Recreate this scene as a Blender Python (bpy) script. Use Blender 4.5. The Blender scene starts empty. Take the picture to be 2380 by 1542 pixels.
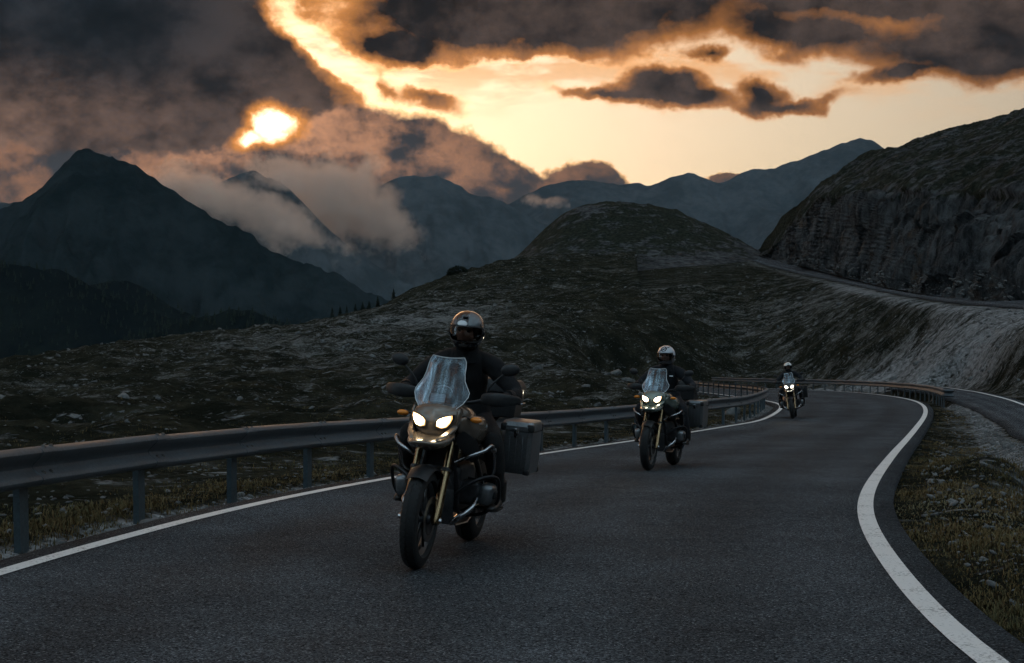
import bpy, bmesh, math, random
import numpy as np
from mathutils import Vector, Matrix
R = math.radians
random.seed(7); np.random.seed(7)
scene = bpy.context.scene
COL = scene.collection

# ---------------------------------------------------------------- camera
F = 3138.0                      # focal length in units of a 2380 px wide frame
CAMZ = 1.35
PITCH = math.atan(151.0 / F)    # camera looks slightly down the hill
cam_data = bpy.data.cameras.new('camera')
cam = bpy.data.objects.new('camera', cam_data)
COL.objects.link(cam)
cam.location = (0, 0, CAMZ)
cam.rotation_euler = (R(90) - PITCH, 0, 0)
cam_data.sensor_width = 36.0
cam_data.lens = 36.0 * F / 2380.0
cam_data.clip_start = 0.1
cam_data.clip_end = 60000
scene.camera = cam

def ray(px, py):
    a = (px - 1190.0) / F; b = (771.0 - py) / F
    cp, sp = math.cos(PITCH), math.sin(PITCH)
    return (a, cp + b * sp, -sp + b * cp)

def at(px, py, D):
    """world point seen at (px, py) of the 2380-wide frame, D metres ahead"""
    d = ray(px, py); k = D / d[1]
    return Vector((d[0] * k, D, CAMZ + d[2] * k))

# ---------------------------------------------------------------- node helper
class X:
    """socket with arithmetic"""
    def __init__(self, g, s): self.g, self.s = g, s
    def __add__(self, o): return self.g.m('ADD', self, o)
    def __radd__(self, o): return self.g.m('ADD', o, self)
    def __sub__(self, o): return self.g.m('SUBTRACT', self, o)
    def __rsub__(self, o): return self.g.m('SUBTRACT', o, self)
    def __mul__(self, o): return self.g.m('MULTIPLY', self, o)
    def __rmul__(self, o): return self.g.m('MULTIPLY', o, self)
    def __truediv__(self, o): return self.g.m('DIVIDE', self, o)
    def __pow__(self, o): return self.g.m('POWER', self, o)

class G:
    def __init__(self, tree):
        self.t = tree
        for n in list(tree.nodes): tree.nodes.remove(n)
    def n(self, typ, **kw):
        nd = self.t.nodes.new(typ)
        for k, v in kw.items(): setattr(nd, k, v)
        return nd
    def put(self, sock, v):
        if isinstance(v, X): self.t.links.new(v.s, sock)
        elif v is not None:
            if isinstance(v, (tuple, list)) and len(v) == 3 and sock.type == 'RGBA': v = (*v, 1.0)
            sock.default_value = v
    def m(self, op, a, b=None, c=None, clamp=False):
        nd = self.n('ShaderNodeMath', operation=op, use_clamp=clamp)
        for i, v in enumerate((a, b, c)):
            if v is not None: self.put(nd.inputs[i], v)
        return X(self, nd.outputs[0])
    def v(self, op, a, b=None, scale=None):
        nd = self.n('ShaderNodeVectorMath', operation=op)
        self.put(nd.inputs[0], a)
        if b is not None: self.put(nd.inputs[1], b)
        if scale is not None: self.put(nd.inputs['Scale'], scale)
        return X(self, nd.outputs['Value'] if op in ('LENGTH', 'DOT_PRODUCT', 'DISTANCE') else nd.outputs[0])
    def xyz(self, x, y, z=0.0):
        nd = self.n('ShaderNodeCombineXYZ')
        for i, v in enumerate((x, y, z)): self.put(nd.inputs[i], v)
        return X(self, nd.outputs[0])
    def sep(self, v):
        nd = self.n('ShaderNodeSeparateXYZ'); self.put(nd.inputs[0], v)
        return [X(self, o) for o in nd.outputs]
    def step(self, x, lo, hi, a=0.0, b=1.0, interp='SMOOTHSTEP'):
        nd = self.n('ShaderNodeMapRange', interpolation_type=interp, clamp=True) if interp != 'LINEAR' else self.n('ShaderNodeMapRange', clamp=True)
        for i, v in enumerate((x, lo, hi, a, b)): self.put(nd.inputs[i], v)
        return X(self, nd.outputs[0])
    def mix(self, f, a, b, blend='MIX'):
        nd = self.n('ShaderNodeMix', data_type='RGBA', blend_type=blend)
        self.put(nd.inputs[0], f); self.put(nd.inputs[6], a); self.put(nd.inputs[7], b)
        return X(self, nd.outputs[2])
    def noise(self, vec, scale=5.0, detail=4.0, rough=0.55, dist=0.0, color=False, lac=2.0):
        nd = self.n('ShaderNodeTexNoise')
        self.put(nd.inputs['Vector'], vec); self.put(nd.inputs['Scale'], scale)
        self.put(nd.inputs['Detail'], detail); self.put(nd.inputs['Roughness'], rough)
        self.put(nd.inputs['Distortion'], dist); self.put(nd.inputs['Lacunarity'], lac)
        return X(self, nd.outputs['Color' if color else 'Fac'])
    def voronoi(self, vec, scale=5.0, feature='F1', out='Distance', rand=1.0):
        nd = self.n('ShaderNodeTexVoronoi', feature=feature)
        self.put(nd.inputs['Vector'], vec); self.put(nd.inputs['Scale'], scale); self.put(nd.inputs['Randomness'], rand)
        return X(self, nd.outputs[out])
    def bump(self, h, strength=0.5, dist=0.05, normal=None):
        nd = self.n('ShaderNodeBump')
        self.put(nd.inputs['Height'], h); self.put(nd.inputs['Strength'], strength); self.put(nd.inputs['Distance'], dist)
        if normal: self.put(nd.inputs['Normal'], normal)
        return X(self, nd.outputs[0])
    def attr(self, name, out='Fac'):
        nd = self.n('ShaderNodeAttribute'); nd.attribute_name = name
        return X(self, nd.outputs[out])
    def coord(self, out='Object'):
        return X(self, self.n('ShaderNodeTexCoord').outputs[out])
    def pos(self):
        return X(self, self.n('ShaderNodeNewGeometry').outputs['Position'])

# ---------------------------------------------------------------- sun direction (behind the cloud gap, low over the mountains)
_sd = Vector(ray(640, 290)).normalized()
SUN_AZ = math.atan2(_sd.x, _sd.y); SUN_EL = math.asin(_sd.z)

# ---------------------------------------------------------------- world: Nishita dusk sky behind layers of broken cloud
world = bpy.data.worlds.new('World'); scene.world = world; world.use_nodes = True
def build_world():
    g = G(world.node_tree)
    d = g.coord('Generated')
    x, y, z = g.sep(d)
    az = g.m('ARCTAN2', x, y); el = g.m('ARCSINE', z)
    K = 3.138                                   # 1 unit = 1000 frame px
    P0 = g.xyz(az * K, el * K)
    def dirpx(px, py):
        r = Vector(ray(px, py)).normalized()
        return math.atan2(r.x, r.y) * K, math.asin(r.z) * K
    sky = g.n('ShaderNodeTexSky', sky_type='NISHITA', sun_disc=False)
    sky.sun_elevation = SUN_EL; sky.sun_rotation = SUN_AZ
    sky.altitude = 2000; sky.air_density = 1.3; sky.dust_density = 2.5; sky.ozone_density = 1.0
    skyc = X(g, sky.outputs[0])
    sd = g.v('DOT_PRODUCT', d, tuple(_sd))
    ang = g.m('ARCCOSINE', g.m('MINIMUM', sd, 1.0))           # radians from the sun
    # two warps make ragged cloud edges
    w1 = g.v('SUBTRACT', g.noise(d, 8.0, 2.0, 0.55, color=True), (0.5, 0.5, 0.5))
    w2 = g.v('SUBTRACT', g.noise(g.v('ADD', d, (3.1, 1.7, 0.4)), 30.0, 4.0, 0.66, color=True), (0.5, 0.5, 0.5))
    P = g.v('ADD', P0, g.v('MULTIPLY', w1, (0.22, 0.14, 0.0)))
    P = g.v('ADD', P, g.v('MULTIPLY', w2, (0.10, 0.07, 0.0)))
    dz = g.v('MULTIPLY', d, (1.0, 1.0, 1.9))
    fb = g.noise(g.v('ADD', dz, (0.3, 0.9, 2.0)), 6.0, 4.0, 0.58) - 0.5     # large billows
    fs = g.noise(g.v('ADD', dz, (5.0, 0.2, 1.0)), 24.0, 6.0, 0.60) - 0.5    # small billows
    def blob(px, py, rx, ry, rot=0.0, w=1.0):
        cx, cy = dirpx(px, py)
        if abs(rot) < 7:
            nd = g.n('ShaderNodeVectorMath', operation='MULTIPLY_ADD'); g.put(nd.inputs[0], P)
            nd.inputs[1].default_value = (1000.0 / rx, 1000.0 / ry, 0); nd.inputs[2].default_value = (-cx * 1000.0 / rx, -cy * 1000.0 / ry, 0)
            q = X(g, nd.outputs[0])
        else:
            c_, s_ = math.cos(R(rot)), math.sin(R(rot)); dv = g.v('SUBTRACT', P, (cx, cy, 0))
            q = g.xyz(g.v('DOT_PRODUCT', dv, (c_ * 1000.0 / rx, s_ * 1000.0 / rx, 0)), g.v('DOT_PRODUCT', dv, (-s_ * 1000.0 / ry, c_ * 1000.0 / ry, 0)))
        return g.m('MULTIPLY_ADD', g.v('LENGTH', q), -w, w)
    def field(blobs, k=0.25):
        f = None
        for b in blobs:
            bb = blob(*b)
            f = bb if f is None else g.m('SMOOTH_MAX', f, bb, k)
        return f
    elk = el * K
    # general cover away from the frame (the same broken deck everywhere else)
    out = g.m('MAXIMUM', g.step(elk, 0.66, 1.1), g.step(g.m('ABSOLUTE', az), 0.42, 0.75))
    # high, dark, back-lit clouds
    hi = g.m('MINIMUM', field(BLOBS_HIGH, 0.2), 0.75)
    hole = g.m('MAXIMUM', blob(646, 284, 46, 29, -12), blob(598, 310, 34, 15, 16, 0.6)) + fs * 0.9
    cut = g.step(hole, -0.75, 0.75)
    D1 = hi * 1.45 + fb * 0.75 + fs * 0.55
    # bright breaks in the deck, above and right of the sun
    D1 = D1 - g.step(blob(775, 110, 220, 52, -50), 0.0, 0.9) * 0.5 - g.step(blob(1150, 182, 360, 40, 0), 0.0, 0.9) * 0.45
    D1 = g.m('MAXIMUM', D1, (fb * 2.2 + fs * 0.5 + 0.12) * out - (1.0 - out) * 2.0)
    D1 = D1 - cut * 0.3
    # clear sky colour: Nishita, warmed by the glow round the sun
    a2_ = ang * ang
    glow = g.m('EXPONENT', a2_ * (-1.0 / (2 * 0.15 ** 2)))
    haze = g.m('EXPONENT', ang * ang * (-1.0 / (2 * 0.45 ** 2)))      # dusty air lit from behind
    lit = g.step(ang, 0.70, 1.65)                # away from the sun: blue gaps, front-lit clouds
    base = g.v('ADD', g.v('MULTIPLY', skyc, g.mix(lit, SKY_TINT, (0.10, 0.12, 0.14))), g.v('SCALE', (0.94, 0.74, 0.47), scale=haze))
    base = g.v('ADD', base, g.v('SCALE', (1.0, 0.58, 0.24), scale=glow * 0.5))
    # thin streaks of lit cloud high on the right
    st = g.noise(g.v('MULTIPLY', d, (4.0, 4.0, 15.0)), 3.0, 4.0, 0.6)
    stm = g.step(st + fs * 0.3, 0.42, 0.62) * g.step(elk, 0.30, 0.50)
    base = g.mix(stm * 0.8, base, (0.88, 0.40, 0.13))
    fl = g.noise(g.v('ADD', g.v('MULTIPLY', d, (1, 1, 1.25)), (2.0, 4.0, 0.1)), 13.0, 6.0, 0.62) - 0.5
    dsun = tuple(_sd * 0.035)
    fl2 = g.noise(g.v('ADD', g.v('MULTIPLY', g.v('ADD', d, dsun), (1, 1, 1.25)), (2.0, 4.0, 0.1)), 13.0, 6.0, 0.62) - 0.5
    emb = (fl - fl2) * 1.6                      # thins towards the sun: that side of a billow is lit
    a1 = g.step(D1, -0.20, 0.16)
    rim = g.v('SCALE', (1.45, 0.55, 0.13), scale=g.m('EXPONENT', ang * -2.2) * 1.05)
    hotrim = g.v('SCALE', (1.5, 0.9, 0.45), scale=glow * g.step(D1, 0.14, -0.14))
    tex = g.step(fb * 0.5 + emb * 1.0 + fs * 0.6, -0.30, 0.34, 0.28, 2.3)
    tl = g.step(elk + az * 0.30 + fb * 0.4, 0.10, 0.50)
    dark = g.mix(tl, (0.098, 0.056, 0.038), (0.036, 0.024, 0.019))
    cool = g.step(az, -0.30, -0.10, 1.0, 0.0) * tl
    dark = g.mix(cool, dark, (0.0085, 0.0100, 0.0125))
    dark = g.v('SCALE', dark, scale=tex)
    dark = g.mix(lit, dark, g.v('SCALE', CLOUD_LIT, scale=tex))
    edge = g.m('POWER', g.step(D1, -0.06, 0.42, interp='LINEAR'), 0.75)
    c1 = g.mix(edge, g.v('ADD', rim, hotrim), dark)
    colr = g.mix(a1, base, c1)
    # low cumulus bank over the far ridge
    lo = field(BLOBS_LOW, 0.14)
    D2 = lo * 1.0 + fl * 0.9 + fs * 0.55 - cut * 0.7
    a2 = g.step(D2, -0.04, 0.08)
    lum = g.step(emb * 1.3 + fs * 0.8 + fb * 0.3, -0.20, 0.36)
    near = g.m('EXPONENT', ang * -6.5)
    pink = g.v('SCALE', (0.42, 0.20, 0.105), scale=near * 1.3 + 0.34)
    c2 = g.mix(lum, (0.034, 0.032, 0.034), pink)
    rim2 = g.v('SCALE', (1.35, 0.78, 0.34), scale=g.m('EXPONENT', ang * -2.0) * 1.35)
    c2 = g.mix(g.step(D2, 0.02, 0.22), g.mix(a1, rim2, colr), c2)
    colr = g.mix(a2, colr, c2)
    colr = g.mix(g.step(hole, -0.9, 0.1) * 0.95, colr, (1.0, 0.36, 0.06))
    col = g.mix(g.step(hole, -0.22, 0.55), colr, (3.4, 2.5, 1.5))
    # ground half of the sphere is never seen: same tone as the land
    col = g.mix(g.step(z, -0.10, -0.03), (0.02, 0.022, 0.025), col)
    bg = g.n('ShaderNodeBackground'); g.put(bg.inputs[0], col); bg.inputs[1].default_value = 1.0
    o = g.n('ShaderNodeOutputWorld'); g.t.links.new(bg.outputs[0], o.inputs[0])
SKY_TINT = (0.018, 0.016, 0.024)
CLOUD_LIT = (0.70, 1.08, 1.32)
BLOBS_HIGH = [  # px, py, rx, ry, rotation, weight
    (60, 60, 760, 290, -6), (520, 130, 390, 175, -30), (330, 290, 440, 120, 0), (100, 330, 420, 150, 8),
    (1240, 5, 520, 150, -3), (930, 95, 120, 70, -10, 0.7),
    (2340, 80, 280, 118, 8), (2180, -20, 520, 76, -4), (1900, 85, 330, 60, -14, 0.5), (2110, 180, 110, 24, 8, 0.5),
    (1550, 228, 220, 36, 1, 0.62), (1530, 200, 115, 50, 4, 0.62), (1795, 218, 80, 42, 0, 0.55), (1830, 240, 150, 18, 0, 0.42), (1385, 232, 120, 16, -4, 0.42),
    (1650, 118, 70, 20, 0, 0.4), (990, 215, 100, 34, -14, 0.30), (870, 195, 70, 40, -20, 0.34)]
BLOBS_LOW = [
    (850, 350, 180, 118, -6), (1010, 365, 200, 100, -26), (1130, 425, 170, 75, -30), (1230, 455, 110, 52, -20), (1375, 425, 110, 36, -6),
    (620, 430, 330, 110, 0), (60, 420, 260, 80, 0), (1690, 416, 55, 13, 0), (350, 440, 300, 85, 0)]
build_world()
world.cycles.sampling_method = 'MANUAL'; world.cycles.sample_map_resolution = 512

sun_data = bpy.data.lights.new('sun', 'SUN')
sun_data.energy = 0.14; sun_data.angle = R(12); sun_data.color = (1.0, 0.55, 0.25)
sun = bpy.data.objects.new('sun', sun_data); COL.objects.link(sun)
sun.rotation_euler = (-_sd).to_track_quat('-Z', 'Y').to_euler()

scene.view_settings.view_transform = 'Standard'; scene.view_settings.look = 'None'
scene.view_settings.exposure = 0.10; scene.view_settings.gamma = 1.0; scene.view_settings.use_curve_mapping = False
scene.render.engine = 'CYCLES'
cy = scene.cycles
cy.use_denoising = True
try: cy.denoiser = 'OPENIMAGEDENOISE'
except Exception: pass
cy.max_bounces = 5; cy.diffuse_bounces = 1; cy.glossy_bounces = 2; cy.transmission_bounces = 4; cy.volume_bounces = 2; cy.transparent_max_bounces = 12
cy.sample_clamp_indirect = 4.0
cy.use_adaptive_sampling = True; cy.adaptive_threshold = 0.03; cy.adaptive_min_samples = 16

# ================================================================ mesh / noise helpers
def link(o, parent=None):
    COL.objects.link(o)
    if parent is not None: o.parent = parent
    return o
def tag(o, label=None, category=None, group=None, kind=None):
    if label: o['label'] = label
    if category: o['category'] = category
    if group: o['group'] = group
    if kind: o['kind'] = kind
    return o
def mesh_np(name, V, Fq, mat=None, smooth=True):
    """fast mesh from numpy verts and an (n,3|4) face array"""
    me = bpy.data.meshes.new(name)
    V = np.asarray(V, dtype=np.float32); Fq = np.asarray(Fq, dtype=np.int32)
    n, k = Fq.shape
    me.vertices.add(len(V)); me.vertices.foreach_set('co', V.ravel())
    me.loops.add(n * k); me.loops.foreach_set('vertex_index', Fq.ravel())
    me.polygons.add(n)
    me.polygons.foreach_set('loop_start', np.arange(n, dtype=np.int32) * k)
    me.polygons.foreach_set('loop_total', np.full(n, k, dtype=np.int32))
    if smooth: me.polygons.foreach_set('use_smooth', np.ones(n, dtype=bool))
    me.update(calc_edges=True)
    if mat: me.materials.append(mat)
    return me
def obj_np(name, V, Fq, mat, parent=None, smooth=True):
    return link(bpy.data.objects.new(name, mesh_np(name, V, Fq, mat, smooth)), parent)
def grid_faces(nu, nv):
    i = np.arange(nu - 1)[:, None] * nv + np.arange(nv - 1)[None, :]
    return np.stack([i, i + nv, i + nv + 1, i + 1], -1).reshape(-1, 4)
def add_attr(me, name, vals):
    a = me.attributes.new(name, 'FLOAT', 'POINT'); a.data.foreach_set('value', np.asarray(vals, dtype=np.float32).ravel())

def _hash(ix, iy, iz, seed):
    h = (ix.astype(np.int64) * 374761393 + iy.astype(np.int64) * 668265263 + iz.astype(np.int64) * 1442695041 + seed * 1274126177) & 0xFFFFFFFF
    h = ((h ^ (h >> 13)) * 1274126177) & 0xFFFFFFFF
    h = ((h ^ (h >> 16)) * 2246822519) & 0xFFFFFFFF
    return ((h ^ (h >> 15)) & 0xFFFFFF).astype(np.float64) / 0x7FFFFF - 1.0
def vnoise(x, y, z=None, seed=0):
    """smooth value noise in -1..1"""
    if z is None:
        ix, iy = np.floor(x).astype(np.int64), np.floor(y).astype(np.int64)
        fx, fy = x - ix, y - iy
        u, v = fx * fx * fx * (fx * (fx * 6 - 15) + 10), fy * fy * fy * (fy * (fy * 6 - 15) + 10)
        zz = np.zeros_like(ix)
        a = _hash(ix, iy, zz, seed); b = _hash(ix + 1, iy, zz, seed); c = _hash(ix, iy + 1, zz, seed); e = _hash(ix + 1, iy + 1, zz, seed)
        return (a * (1 - u) + b * u) * (1 - v) + (c * (1 - u) + e * u) * v
    iz = np.floor(z).astype(np.int64); fz = z - iz; w = fz * fz * (3 - 2 * fz)
    ix, iy = np.floor(x).astype(np.int64), np.floor(y).astype(np.int64)
    fx, fy = x - ix, y - iy
    u, v = fx * fx * (3 - 2 * fx), fy * fy * (3 - 2 * fy)
    r = 0
    for k in (0, 1):
        a = _hash(ix, iy, iz + k, seed); b = _hash(ix + 1, iy, iz + k, seed); c = _hash(ix, iy + 1, iz + k, seed); e = _hash(ix + 1, iy + 1, iz + k, seed)
        r = r + ((a * (1 - u) + b * u) * (1 - v) + (c * (1 - u) + e * u) * v) * (w if k else (1 - w))
    return r
def fbm(x, y, z=None, octv=5, rough=0.5, seed=0, ridged=False):
    s = 0; a = 1.0; t = 0; f = 1.0
    for o in range(octv):
        n = vnoise(x * f + 17.3 * o, y * f - 9.1 * o, None if z is None else z * f + 5.5 * o, seed + o)
        if ridged: n = 1 - 2 * np.abs(n)
        s = s + a * n; t += a; a *= rough; f *= 2.03
    return s / t
def sstep(x, a, b):
    t = np.clip((x - a) / (b - a), 0, 1); return t * t * (3 - 2 * t)

# ================================================================ road geometry in plan
SLOPE = math.tan(math.atan(84.0 / F) + PITCH)          # the road falls away from the camera
def dip(y):
    return -0.24 * sstep(np.asarray(y, dtype=float), 11.0, 30.0)
def road_z(y):
    y = np.asarray(y, dtype=float)
    return -SLOPE * y + dip(y)
def ground(px, py, dz=0.0):
    """point of the road surface seen at (px,py)"""
    d = ray(px, py); D = 20.0
    for _ in range(60):
        zt = float(road_z(D)) + dz
        D = 0.5 * D + 0.5 * min(400.0, max(1.0, (zt - CAMZ) / d[2] * d[1]))
    return at(px, py, D)
LEFT_PX = [(0, 1328), (200, 1274), (390, 1221), (586, 1174), (781, 1134), (918, 1110), (1100, 1080), (1254, 1056.5), (1307, 1048), (1423, 1032), (1470, 1025), (1599, 1006.5), (1685, 992), (1772, 976)]
RIGHT_PX = [(2271, 1541), (2206, 1475), (2119, 1375), (2063, 1301), (2028, 1249), (2008, 1202), (2009, 1167), (2024, 1128), (2054, 1084), (2089, 1041), (2128, 997), (2148, 969), (2151, 952), (2141, 939.5), (2119, 930.5), (2076, 922), (2010, 914.5), (1946, 910), (1880, 906.5)]
def spline(pts, step=0.5, fine_to=None):
    """Catmull-Rom through plan points, resampled evenly"""
    P = np.array([(p[0], p[1]) for p in pts], dtype=float)
    Q = np.vstack([2 * P[0] - P[1], P, 2 * P[-1] - P[-2]])
    o = []
    for i in range(1, len(Q) - 2):
        n = max(2, int(np.linalg.norm(Q[i + 1] - Q[i]) / 0.1))
        t = np.linspace(0, 1, n, endpoint=False)[:, None]
        o.append(0.5 * (2 * Q[i] + (Q[i + 1] - Q[i - 1]) * t + (2 * Q[i - 1] - 5 * Q[i] + 4 * Q[i + 1] - Q[i + 2]) * t * t + (3 * Q[i] - Q[i - 1] - 3 * Q[i + 1] + Q[i + 2]) * t ** 3))
    o = np.vstack(o + [P[-1:]])
    s = np.concatenate([[0], np.cumsum(np.linalg.norm(np.diff(o, axis=0), axis=1))])
    m = max(2, int(s[-1] / step))
    S = np.linspace(0, s[-1], m)
    c = np.stack([np.interp(S, s, o[:, 0]), np.interp(S, s, o[:, 1])], 1)
    # light smoothing
    for _ in range(12):
        c[1:-1] = 0.25 * c[:-2] + 0.5 * c[1:-1] + 0.25 * c[2:]
    return c
def offset(c, d):
    t = np.gradient(c, axis=0); t /= np.linalg.norm(t, axis=1)[:, None]
    return c + np.stack([t[:, 1], -t[:, 0]], 1) * d     # +d = to the right of travel
lp = [tuple(ground(*p).xy) for p in LEFT_PX]
rp = [tuple(ground(*p).xy) for p in RIGHT_PX]
LEFT = spline([(-3.25, -14), (-3.6, -6), (-3.75, 0), (-3.66, 5)] + lp + [(10.6, 53), (12.0, 62), (12.3, 74), (12.2, 90), (11.6, 108), (10.0, 124)], 0.5)
RIGHT = spline([(3.6, -14), (2.9, -6), (2.45, 0), (2.15, 4)] + rp + [(18.4, 108), (16.8, 128)], 0.5)
def side_dz(y): return 0.05 + 0.28 * sstep(np.asarray(y, dtype=float), 36.0, 72.0)
def ground2(px, py):
    d = ray(px, py); D = 30.0
    for _ in range(80):
        zt = float(road_z(D)) + float(side_dz(D)); D = 0.6 * D + 0.4 * min(200.0, max(1.0, (zt - CAMZ) / d[2] * d[1]))
    return at(px, py, D)
FARL = [tuple(ground2(px, py).xy) for px, py in [(2186, 899.5), (2259, 909), (2314, 920), (2350, 929), (2380, 939)]]
SIDE_FAR = spline([(7.5, -16), (9.6, 0), (12.0, 18), (15.0, 34)] + FARL[::-1] + [(25.0, 84)], 0.5)
UPPER = [at(*p) for p in [(1700, 590, 380), (1738, 601, 330), (1781, 617, 280), (1850, 634, 232), (1942, 653, 188), (2092, 685, 140), (2218, 703, 114), (2380, 715, 96), (2560, 724, 82), (2900, 735, 66)]]

def strip(name, A, B, za, zb, mat, n=2, thick=0.0, parent=None):
    """sheet between two plan polylines of equal length"""
    m = len(A); V = []
    for k in range(n):
        t = k / (n - 1)
        V.append(np.column_stack([A * (1 - t) + B * t, np.asarray(za) * (1 - t) + np.asarray(zb) * t]))
    V = np.stack(V, 1)                       # m, n, 3
    if thick:
        lo1 = V[:, :1].copy(); lo1[..., 2] -= thick; lo2 = V[:, -1:].copy(); lo2[..., 2] -= thick
        V = np.concatenate([lo1, V, lo2], 1)
    k = V.shape[1]
    o = obj_np(name, V.reshape(-1, 3), grid_faces(m, k)[:, ::-1], mat, parent)
    t = np.linspace(0, 1, n)
    if thick: t = np.concatenate([[0], t, [1]])
    add_attr(o.data, 'across', np.tile(t, m))
    return o
def resample(c, n):
    s = np.concatenate([[0], np.cumsum(np.linalg.norm(np.diff(c, axis=0), axis=1))]); S = np.linspace(0, s[-1], n)
    return np.stack([np.interp(S, s, c[:, 0]), np.interp(S, s, c[:, 1])], 1)

# ================================================================ materials of the land
MATS = {}
def mat_nodes(name):
    m = bpy.data.materials.new(name); m.use_nodes = True
    g = G(m.node_tree); MATS[name] = m
    p = g.n('ShaderNodeBsdfPrincipled'); o = g.n('ShaderNodeOutputMaterial')
    g.t.links.new(p.outputs[0], o.inputs[0])
    return m, g, p
def set_p(g, p, color=None, rough=None, metal=None, spec=None, normal=None, **kw):
    if color is not None: g.put(p.inputs['Base Color'], color)
    if rough is not None: g.put(p.inputs['Roughness'], rough)
    if metal is not None: g.put(p.inputs['Metallic'], metal)
    if spec is not None: g.put(p.inputs['Specular IOR Level'], spec)
    if normal is not None: g.put(p.inputs['Normal'], normal)
    for k, v in kw.items(): g.put(p.inputs[k.replace('_', ' ')], v)

def mat_land():
    """alpine turf with scattered limestone; attribute 'rock' 0..1 says how bare the ground is"""
    m, g, p = mat_nodes('alpine_ground')
    P = g.pos(); rock = g.attr('rock')
    big = g.noise(P, 0.05, 4, 0.6); mid = g.noise(P, 0.42, 5, 0.62); fine = g.noise(P, 3.4, 5, 0.68)
    dh = tuple(Vector((-0.84, -0.24, -0.48)).normalized())               # rubble lies drawn out down the slope
    Q = g.v('SUBTRACT', P, g.v('SCALE', dh, scale=g.v('DOT_PRODUCT', P, dh) * 0.42))
    stk = g.noise(g.v('ADD', Q, g.v('SCALE', g.noise(P, 0.45, 4, 0.65, color=True), scale=2.6)), 0.55, 6, 0.72)
    Pw = g.v('ADD', Q, g.v('SCALE', g.noise(P, 1.7, 3, 0.65, color=True), scale=0.8))
    v1 = g.voronoi(Pw, 1.9); r1 = g.sep(g.voronoi(Pw, 1.9, out='Color'))[0]
    v2 = g.voronoi(Pw, 6.0); r2 = g.sep(g.voronoi(Pw, 6.0, out='Color'))[1]
    amount = rock * 0.95 + (big - 0.5) * 0.9 + (mid - 0.5) * 0.7 + (stk - 0.5) * 2.1
    s1 = g.step(v1 + (fine - 0.5) * 0.5, 0.36, 0.18) * g.step(r1 + amount, 0.80, 1.10)
    s2 = g.step(v2 + (fine - 0.5) * 0.4, 0.38, 0.20) * g.step(r2 + amount * 1.1, 0.75, 1.10)
    bare = g.step(amount + (fine - 0.5) * 1.1, 0.26, 0.80)
    stone = g.m('MAXIMUM', s1, s2)
    grass = g.mix(g.step(mid, 0.35, 0.68), (0.014, 0.015, 0.011), (0.044, 0.040, 0.027))
    rust = g.noise(g.v('ADD', P, (7, 3, 1)), 0.22, 4, 0.6)
    grass = g.mix(g.step(rust, 0.60, 0.78) * 0.5, grass, (0.048, 0.033, 0.016))
    grass = g.mix(g.step(fine, 0.38, 0.66) * 0.7, grass, (0.007, 0.008, 0.006))
    sk = g.step(rock, 0.40, 0.75)                  # open scree is paler than turf-stained rubble
    soil = g.mix(g.step(fine * 0.6 + stk * 0.4, 0.36, 0.64), (0.036, 0.037, 0.034), g.mix(sk, (0.165, 0.160, 0.150), (0.33, 0.332, 0.335)))
    stc = g.mix(g.step(g.noise(P, 2.3, 4, 0.6), 0.35, 0.7), (0.09, 0.09, 0.09), g.mix(sk, (0.24, 0.24, 0.235), (0.44, 0.44, 0.445)))
    c = g.mix(bare, grass, soil)
    c = g.mix(stone, c, stc)
    h = mid * 0.5 + fine * 0.5 + stone * 0.30 + stk * 0.3 + g.noise(P, 14.0, 4, 0.65) * 0.18
    set_p(g, p, c, 0.95, spec=0.0, normal=g.bump(h, 1.0, 0.40))
    return m
def mat_cliff():
    m, g, p = mat_nodes('cliff_rock')
    P = g.pos(); rock = g.attr('rock')
    Ps = g.v('MULTIPLY', P, (1.0, 1.0, 0.22))
    big = g.noise(Ps, 0.14, 5, 0.6); fine = g.noise(g.v('MULTIPLY', P, (1, 1, 0.5)), 1.3, 6, 0.68); streak = g.noise(Ps, 0.55, 5, 0.65)
    rk = g.mix(g.step(streak, 0.38, 0.66), (0.018, 0.019, 0.020), (0.088, 0.089, 0.090))
    rk = g.mix(g.step(big, 0.52, 0.68) * 0.75, rk, (0.008, 0.008, 0.009))
    rk = g.mix(g.step(g.noise(P, 0.25, 4, 0.6), 0.58, 0.72) * 0.5, rk, (0.12, 0.075, 0.045))
    rk = g.mix(g.step(fine, 0.42, 0.66) * 0.4, rk, (0.12, 0.122, 0.124))
    gr = g.mix(g.step(fine, 0.4, 0.64), (0.012, 0.015, 0.011), (0.034, 0.036, 0.026))
    n2 = g.noise(g.v('MULTIPLY', P, (1, 1, 1.8)), 0.30, 6, 0.64)
    m2 = g.step(rock + (n2 - 0.5) * 1.9 + (fine - 0.5) * 0.7, 0.40, 0.62)
    h = fine * 0.6 + streak * 0.7 + g.noise(P, 5.0, 5, 0.65) * 0.25
    set_p(g, p, g.mix(m2, gr, rk), 0.95, spec=0.02, normal=g.bump(h, 1.0, 0.9))
    return m
def mat_mountain(name, c1, c2, sc):
    m, g, p = mat_nodes(name)
    P = g.pos()
    n = g.noise(P, sc, 7, 0.62); n2 = g.noise(P, sc * 6, 5, 0.65)
    c = g.mix(g.step(n * 0.6 + n2 * 0.4, 0.40, 0.62), c1, c2)
    set_p(g, p, c, 1.0, spec=0.0, normal=g.bump(n2, 0.6, 0.05 / sc))
    return m
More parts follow.
